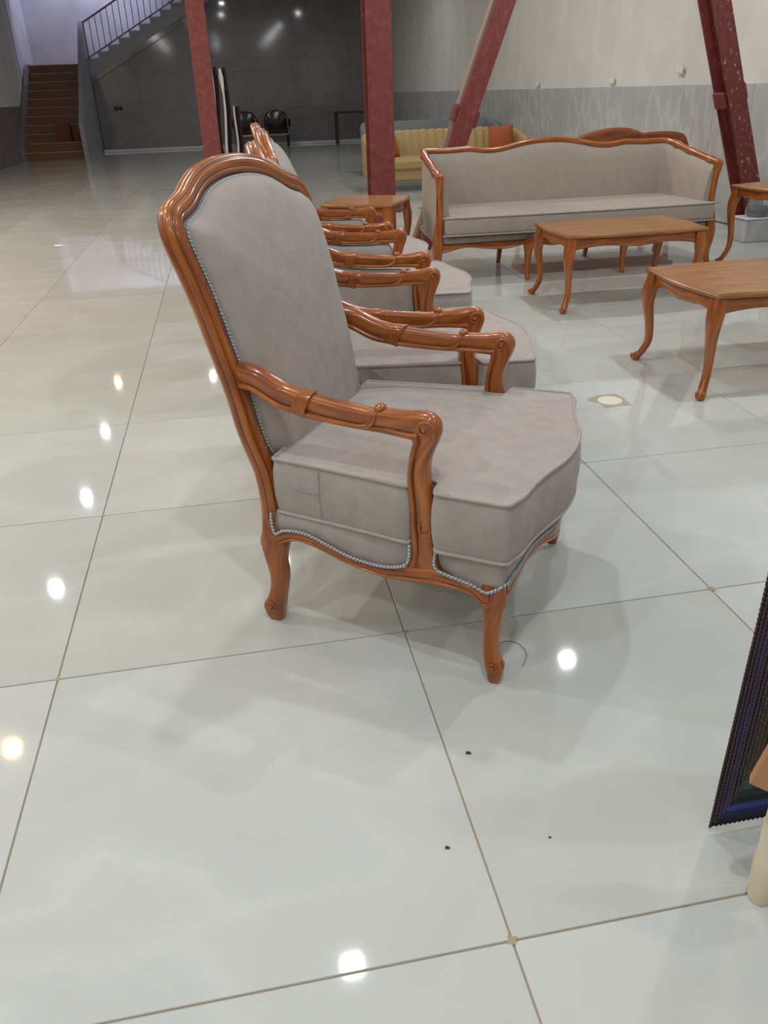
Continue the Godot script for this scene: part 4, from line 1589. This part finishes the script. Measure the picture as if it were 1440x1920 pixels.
func build_columns() -> void:
	var t := thing("steel_column", "upright red oxide steel column behind the square side table", "column", Vector3.ZERO)
	beam(t, Vector3(1.254, 0, -6.97), Vector3(1.254, CEIL, -6.97), 0.2, 0.2, mats.steel, mats.steel)
	t = thing("steel_column", "upright red steel column at left, rising behind the nearest armchair", "column", Vector3.ZERO)
	beam(t, Vector3(-0.125, 0, -9.5), Vector3(-0.125, CEIL, -9.5), 0.185, 0.2, mats.steel, mats.steel)
	var a := Vector3(1.572, 0, -6.955)
	var b := Vector3(2.931, CEIL, -6.955)
	t = thing("steel_brace", "slanted red steel brace leaning right, with a pale plastered rear edge", "column", Vector3.ZERO)
	beam(t, a, b, 0.152, 0.17, mats.steel, mats.beam_edge)
	bracket(t, a, b, 1.09, 0.152, 0.17)
	a = Vector3(4.518, 0, -6.6)
	b = Vector3(4.518 - CEIL * 0.394, CEIL, -6.6)
	t = thing("steel_brace", "slanted red steel brace leaning left, splashed with white paint", "column", Vector3.ZERO)
	beam(t, a, b, 0.155, 0.2, mats.steel_spotted, mats.steel)
	bracket(t, a, b, 1.18, 0.155, 0.2)


func build_far() -> void:
	channel_sofa("mustard yellow sofa with vertical channel tufting behind the steel columns", Vector3(3.02, 0, -11.25), 0.0, 2.2, mats.yellow, 17, 0.72)
	pillow("rust orange throw pillow at the right end of the yellow sofa", Vector3(3.84, 0.575, -11.74), Vector3(-0.25, -0.15, 0.04), 0.36, mats.rust)
	pillow("rust orange throw pillow half hidden by the upright column", Vector3(2.20, 0.56, -11.74), Vector3(-0.25, 0.35, 0.1), 0.36, mats.rust)
	channel_sofa("plain grey sofa standing behind the yellow sofa", Vector3(3.36, 0, -13.5), 0.0, 2.2, mats.grey_cloth, 0, 0.78)
	# settee with a carved back, seen from behind
	var t := thing("wooden_settee", "brown carved wooden settee back showing above the grey sofa", "settee", Vector3(3.45, 0, -7.2))
	var crest := [[-0.80, 0.74], [-0.62, 0.755], [-0.46, 0.79], [-0.28, 0.845], [-0.10, 0.872], [0.06, 0.868], [0.16, 0.842], [0.20, 0.822], [0.28, 0.826], [0.42, 0.828], [0.55, 0.815], [0.62, 0.785], [0.66, 0.70]]
	var rings := []
	for k in 49:
		var x := -0.80 + 1.46 * k / 48
		var top := table1(crest, x)
		var ring := PackedVector3Array()
		for q in [[0.02, 0.30], [0.028, top - 0.09], [0.036, top - 0.03], [0.024, top], [-0.024, top], [-0.034, top - 0.03], [-0.026, top - 0.09], [-0.02, 0.30]]:
			ring.append(Vector3(x, q[1], q[0]))
		rings.append(ring)
	var g := Geo.new()
	g.loft(rings)
	obj("back", g, mats.dark_wood, t)
	g = Geo.new()
	g.box(Vector3(-0.07, 0.34, -0.28), Vector3(1.40, 0.12, 0.52), 0.03)
	obj("seat", g, mats.rust, t)
	for sx in [-0.72, 0.58]:
		for z in [0.0, -0.5]:
			g = Geo.new()
			g.loft(leg_rings([[0.32, sx, z, 0.03, 0.03], [0.12, sx, z, 0.02, 0.02], [0.0, sx, z, 0.018, 0.018]], 1.0))
			obj("leg", g, mats.dark_wood, t)
	# plinth and vase by the right wall
	var pl := thing("marble_plinth", "low grey marble block under the right side table by the wall", "plinth", Vector3(4.37, 0, -6.345))
	g = Geo.new()
	g.box(Vector3(0, 0.09, 0), Vector3(0.34, 0.18, 0.20), 0.006)
	obj("block", g, mats.marble, pl)
	g = Geo.new()
	g.box(Vector3(0, 0.187, 0), Vector3(0.36, 0.014, 0.22), 0.004)
	obj("cap_slab", g, mats.pale_stone, pl)
	var va := thing("glass_vase", "dark glass vase standing on the low marble block", "vase", Vector3(4.34, 0.194, -6.34))
	g = Geo.new()
	g.lathe(PackedVector2Array([Vector2(0.05, 0.0), Vector2(0.085, 0.01), Vector2(0.09, 0.05), Vector2(0.075, 0.085), Vector2(0.03, 0.09)]), Vector3.ZERO, 20)
	obj("dark_filling", g, mats.dark_glass, va)
	g = Geo.new()
	g.lathe(PackedVector2Array([Vector2(0.09, 0.0), Vector2(0.10, 0.04), Vector2(0.085, 0.10), Vector2(0.06, 0.18), Vector2(0.07, 0.22)]), Vector3.ZERO, 20)
	obj("glass_wall", g, mats.clear_glass, va)
	# tall lacquered headboards leaning together behind the left column
	var labels := ["tall glossy white headboard right behind the left column, first of three", "glossy white headboard with rounded shoulder, middle of the three", "shorter glossy white headboard, rightmost of the three beside the column"]
	for k in 3:
		var h := [1.50, 1.49, 1.12]
		var hb := thing("headboard", labels[k], "headboard", Vector3(-0.065 + 0.092 * k, 0, -10.0), deg_to_rad(1.0), "glossy headboards leaning behind the column")
		g = Geo.new()
		var face := []
		for i in 19:
			var u := i / 18.0
			var y: float = u * h[k]
			var wv := 0.012 * sin(u * 9.0 + k) + 0.012 * u
			var wd := 0.015 + 0.006 * sin(u * 3.0 + k * 1.3) * u + (0.016 * exp(-pow((u - 0.93) / 0.05, 2.0)) if k == 1 else 0.0)
			var ring := PackedVector3Array()
			for q in [[-1.0, 0.0], [-0.5, 0.02], [0.5, 0.02], [1.0, 0.0], [0.7, -0.5], [-0.7, -0.5]]:
				ring.append(Vector3(0.02 * u * k + wv + q[0] * wd, y, q[1]))
			face.append(ring)
		g.loft(face)
		obj("panel", g, mats.white_lacquer, hb)
		g = Geo.new()
		face = []
		for i in 19:
			var u := i / 18.0
			var y: float = u * (h[k] + 0.008)
			var ring := PackedVector3Array()
			for q in [[0.024, -0.01], [0.062, -0.01], [0.062, -0.52], [0.024, -0.52]]:
				ring.append(Vector3(0.02 * u * k + 0.012 * sin(u * 9.0 + k) + 0.012 * u + q[0], y, q[1]))
			face.append(ring)
		g.loft(face)
		obj("rim", g, mats.brown_lacquer, hb)
	# two ornate dark chairs against the back wall
	for k in 2:
		var c := thing("dark_chair", ["left dark chair with gilt trim against the back wall", "right dark chair with gilt trim against the back wall"][k], "chair", Vector3(0.62 + 0.83 * k, 0, -23.3), 0.0, "dark gilt chairs at the back wall")
		g = Geo.new()
		var pts := []
		for i in 19:
			var an := PI * i / 18
			pts.append(Vector3(-0.33 * cos(an), 0.46 + 0.40 * pow(sin(an), 0.5), -0.30))
		rings = []
		for s in [[1.0, -0.03], [1.0, 0.03], [0.92, 0.05], [0.05, 0.06]]:
			var ring := PackedVector3Array()
			for p in pts:
				ring.append(Vector3(p.x * s[0], 0.46 + (p.y - 0.46) * s[0], p.z + s[1]))
			rings.append(ring)
		g.loft(rings)
		obj("backrest", g, mats.black_lacquer, c)
		g = Geo.new()
		g.box(Vector3(0, 0.40, 0), Vector3(0.60, 0.14, 0.56), 0.04)
		obj("seat", g, mats.black_lacquer, c)
		g = Geo.new()
		g.tube(spline([Vector3(-0.27, 0.70, 0.0), Vector3(-0.27, 0.36, 0.29), Vector3(-0.22, 0.30, 0.30), Vector3(0.22, 0.30, 0.30), Vector3(0.27, 0.36, 0.29), Vector3(0.27, 0.70, 0.0)], 6), 0.016, 7)
		obj("gilt_trim", g, mats.gold, c)
		for sx in [-1.0, 1.0]:
			g = Geo.new()
			g.box(Vector3(sx * 0.31, 0.56, -0.02), Vector3(0.06, 0.20, 0.52), 0.02)
			obj("arm", g, mats.black_lacquer, c)
			for zz in [-0.24, 0.24]:
				g = Geo.new()
				g.lathe(PackedVector2Array([Vector2(0.016, 0.0), Vector2(0.03, 0.34)]), Vector3(sx * 0.26, 0, zz), 10)
				obj("leg", g, mats.black_lacquer, c)
	# slim dark console table at the back
	var ct := thing("console_table", "slim dark console table standing against the dark back wall", "table", Vector3(3.48, 0, -23.5))
	g = Geo.new()
	g.box(Vector3(0, 0.745, 0), Vector3(0.95, 0.045, 0.42), 0.006)
	obj("tabletop", g, mats.walnut, ct)
	for sx in [-1.0, 1.0]:
		for sz in [-1.0, 1.0]:
			g = Geo.new()
			g.box(Vector3(sx * 0.42, 0.36, sz * 0.17), Vector3(0.05, 0.725, 0.05), 0.004)
			obj("leg", g, mats.walnut, ct)


func build_swatches() -> void:
	# fabric sample book hanging from a wooden rack
	var cols := [Color8(20, 17, 24), Color8(36, 36, 62), Color8(40, 44, 92), Color8(58, 76, 150), Color8(24, 38, 40), Color8(44, 56, 66), Color8(60, 90, 88), Color8(98, 100, 56), Color8(108, 98, 62), Color8(52, 42, 74), Color8(84, 82, 92), Color8(62, 44, 44), Color8(70, 50, 48)]
	var bottoms := [0.012, 0.029, 0.045, 0.064, 0.085, 0.106, 0.130, 0.156, 0.181, 0.207, 0.232, 0.262, 0.29]
	var t := thing("sample_book", "hanging sheaf of dark pinked fabric samples at the right edge", "fabric samples", Vector3(0.728, 0, -0.885))
	mat("swatch_edge", Color8(74, 54, 54), 0.95)
	for k in cols.size():
		var m := mat("swatch_%d" % k, cols[k], 0.9)
		m.normal_enabled = true
		m.normal_texture = mats.fabric.normal_texture
		m.normal_scale = 0.4
		tri(m, Vector3(6, 6, 6))
		var y0: float = bottoms[k]
		var x0 := 0.004 + 0.0036 * k
		var z := 0.0045 * k
		var poly := PackedVector2Array()
		var y := y0
		var i := 0
		while y < 0.72:
			poly.append(Vector2(x0 + (0.0 if i % 2 == 0 else 0.0045) + 0.0005 * sin(y * 30.0 + k), y))
			y += 0.0046
			i += 1
		poly.append(Vector2(x0, 0.72))
		poly.append(Vector2(0.34, 0.72))
		var x := 0.34
		i = 0
		while x > x0 + 0.006:
			poly.append(Vector2(x, y0 + (0.0 if i % 2 == 0 else 0.0045)))
			x -= 0.0046
			i += 1
		var g := Geo.new()
		g.crease = true
		g.prism(poly, [[0.0, 0.0], [0.0032, 0.0]])
		var o := obj("fabric_swatch", g, m, t)
		o.rotation.x = PI / 2
		o.rotation.x = -PI / 2
		o.scale = Vector3(1, 1, 1)
		o.transform = Transform3D(Basis(Vector3.RIGHT, Vector3(0, 0, 1), Vector3.UP), Vector3(0, 0, z))
		# curled pinked edge in brown backing cloth
		g = Geo.new()
		var rows := []
		for r in 150:
			var yy: float = y0 + (0.70 - y0) * r / 149.0
			var row := PackedVector3Array()
			for q in 5:
				var an := -0.3 + q * 0.55
				row.append(Vector3(x0 + 0.001 - 0.0018 * sin(an) + (0.0018 if r % 2 == 0 else 0.0), yy, z + 0.0015 + 0.0022 * cos(an)))
			rows.append(row)
		g.grid(rows)
		obj("pinked_edge", g, mats.swatch_edge, t)
	var r := thing("sample_rack", "round cream wooden pole and tan board of the fabric rack", "rack", Vector3.ZERO)
	var g := Geo.new()
	var path := PackedVector3Array()
	var rad := PackedFloat32Array()
	for k in 13:
		var u := k / 12.0
		path.append(Vector3(0.744, 0.0, -0.745).lerp(Vector3(0.728, 0.32, -0.728), u))
		rad.append([0.017, 0.021, 0.0225][mini(k, 2)] + 0.0008 * sin(k * 2.3))
	g.tube(path, rad, 18)
	obj("pole", g, mats.pole_wood, r)
	g = Geo.new()
	g.box(Vector3(0.778, 0.362, -0.705), Vector3(0.18, 0.24, 0.022), 0.002, Basis(Vector3.UP, deg_to_rad(-38.0)) * Basis(Vector3(0, 0, 1), deg_to_rad(-10.0)))
	obj("board", g, mats.board_wood, r)
	g = Geo.new()
	g.box(Vector3(0.935, 0.742, -0.86), Vector3(0.35, 0.035, 0.07), 0.004)
	obj("hanging_rail", g, mats.board_wood, r)
	g = Geo.new()
	g.box(Vector3(1.09, 0.36, -0.86), Vector3(0.04, 0.72, 0.06), 0.004)
	obj("upright", g, mats.board_wood, r)


func build_small() -> void:
	# white floor cap in a square of old filler
	var t := thing("floor_cap", "round white floor cap in a stained square near the coffee table", "cap", Vector3(1.525, 0, -3.03))
	var g := Geo.new()
	var poly := PackedVector2Array()
	for p in [[-0.075, -0.055], [-0.02, -0.075], [0.065, -0.08], [0.075, -0.02], [0.07, 0.075], [0.01, 0.07], [-0.06, 0.08], [-0.05, 0.02], [-0.09, -0.02]]:
		poly.append(Vector2(p[0], p[1]))
	g.crease = true
	g.prism(poly, [[-0.001, 0.0], [0.0008, 0.001]])
	obj("filler_patch", g, mats.stain, t)
	g = Geo.new()
	g.lathe(PackedVector2Array([Vector2(0.053, 0.0), Vector2(0.053, 0.0025), Vector2(0.049, 0.004), Vector2(0.01, 0.0045)]), Vector3(0.003, 0, 0), 28)
	obj("disc", g, mats.cap_white, t)
	# grout smears where tiles meet
	for p in [[1, 1, 0.9], [2, 1, 1.0], [3, 1, 1.4], [2, 2, 1.1], [1, 0, 0.8], [1, -1, 0.7], [3, 0, 1.0]]:
		var c := Vector3(TX + TILE * p[0], 0, TZ + TILE * p[1])
		g = Geo.new()
		g.crease = true
		poly = PackedVector2Array()
		for k in 14:
			var an := TAU * k / 14
			var r: float = 0.006 * p[2] * (1.0 + 0.7 * pow(absf(cos(an * 2.0 + 0.4 * p[0])), 2.0)) * rng.randf_range(0.75, 1.25)
			poly.append(Vector2(cos(an), sin(an)) * r)
		g.prism(poly, [[-0.001, 0.0], [0.0006, 0.0006]])
		var o := obj("grout_smear", g, mats.grout, self)
		o.position = c
		tag(o, ["tan grout smear at a tile corner by the left line of lamps", "tan grout smear at the tile corner under the nearest armchair", "tan grout smear at the tile corner right of the nearest armchair", "tan grout smear at the nearest tile corner, bottom centre", "tan grout smear at the tile corner left of the armchair's rear leg", "small tan grout smear at a farther left tile corner", "tan grout smear at the tile corner beside the seat cushion front"][[[1, 1], [2, 1], [3, 1], [2, 2], [1, 0], [1, -1], [3, 0]].find([p[0], p[1]])], "grout", "grout smears at the tile corners")
	for s in [[0.356, -1.165, 0.005, "black crumb of debris on the tile in front of the armchair's front leg"], [0.255, -0.949, 0.004, "small grey crumb on the tile nearest the bottom centre"], [0.445, -0.932, 0.0025, "tiny speck among faint scuffs right of the crumbs"]]:
		g = Geo.new()
		g.ball(Vector3(0, s[2] * 0.5, 0), Vector3(s[2], s[2] * 0.6, s[2] * 0.7), 7)
		g.ball(Vector3(s[2] * 0.8, s[2] * 0.4, s[2] * 0.4), Vector3(s[2] * 0.6, s[2] * 0.4, s[2] * 0.5), 7)
		var o := obj("debris_crumb", g, mats.dirt, self)
		o.position = Vector3(s[0], 0, s[1])
		tag(o, s[3], "debris", "crumbs on the floor")
	g = Geo.new()
	g.tube(spline([Vector3(0.52, 0.0012, -1.462), Vector3(0.54, 0.0012, -1.506), Vector3(0.575, 0.0012, -1.497), Vector3(0.585, 0.0012, -1.45), Vector3(0.56, 0.0012, -1.406)], 6), 0.0009, 5)
	tag(obj("loose_thread", g, mats.thread, self), "thin curled thread on the tile beside the armchair's front leg", "thread")
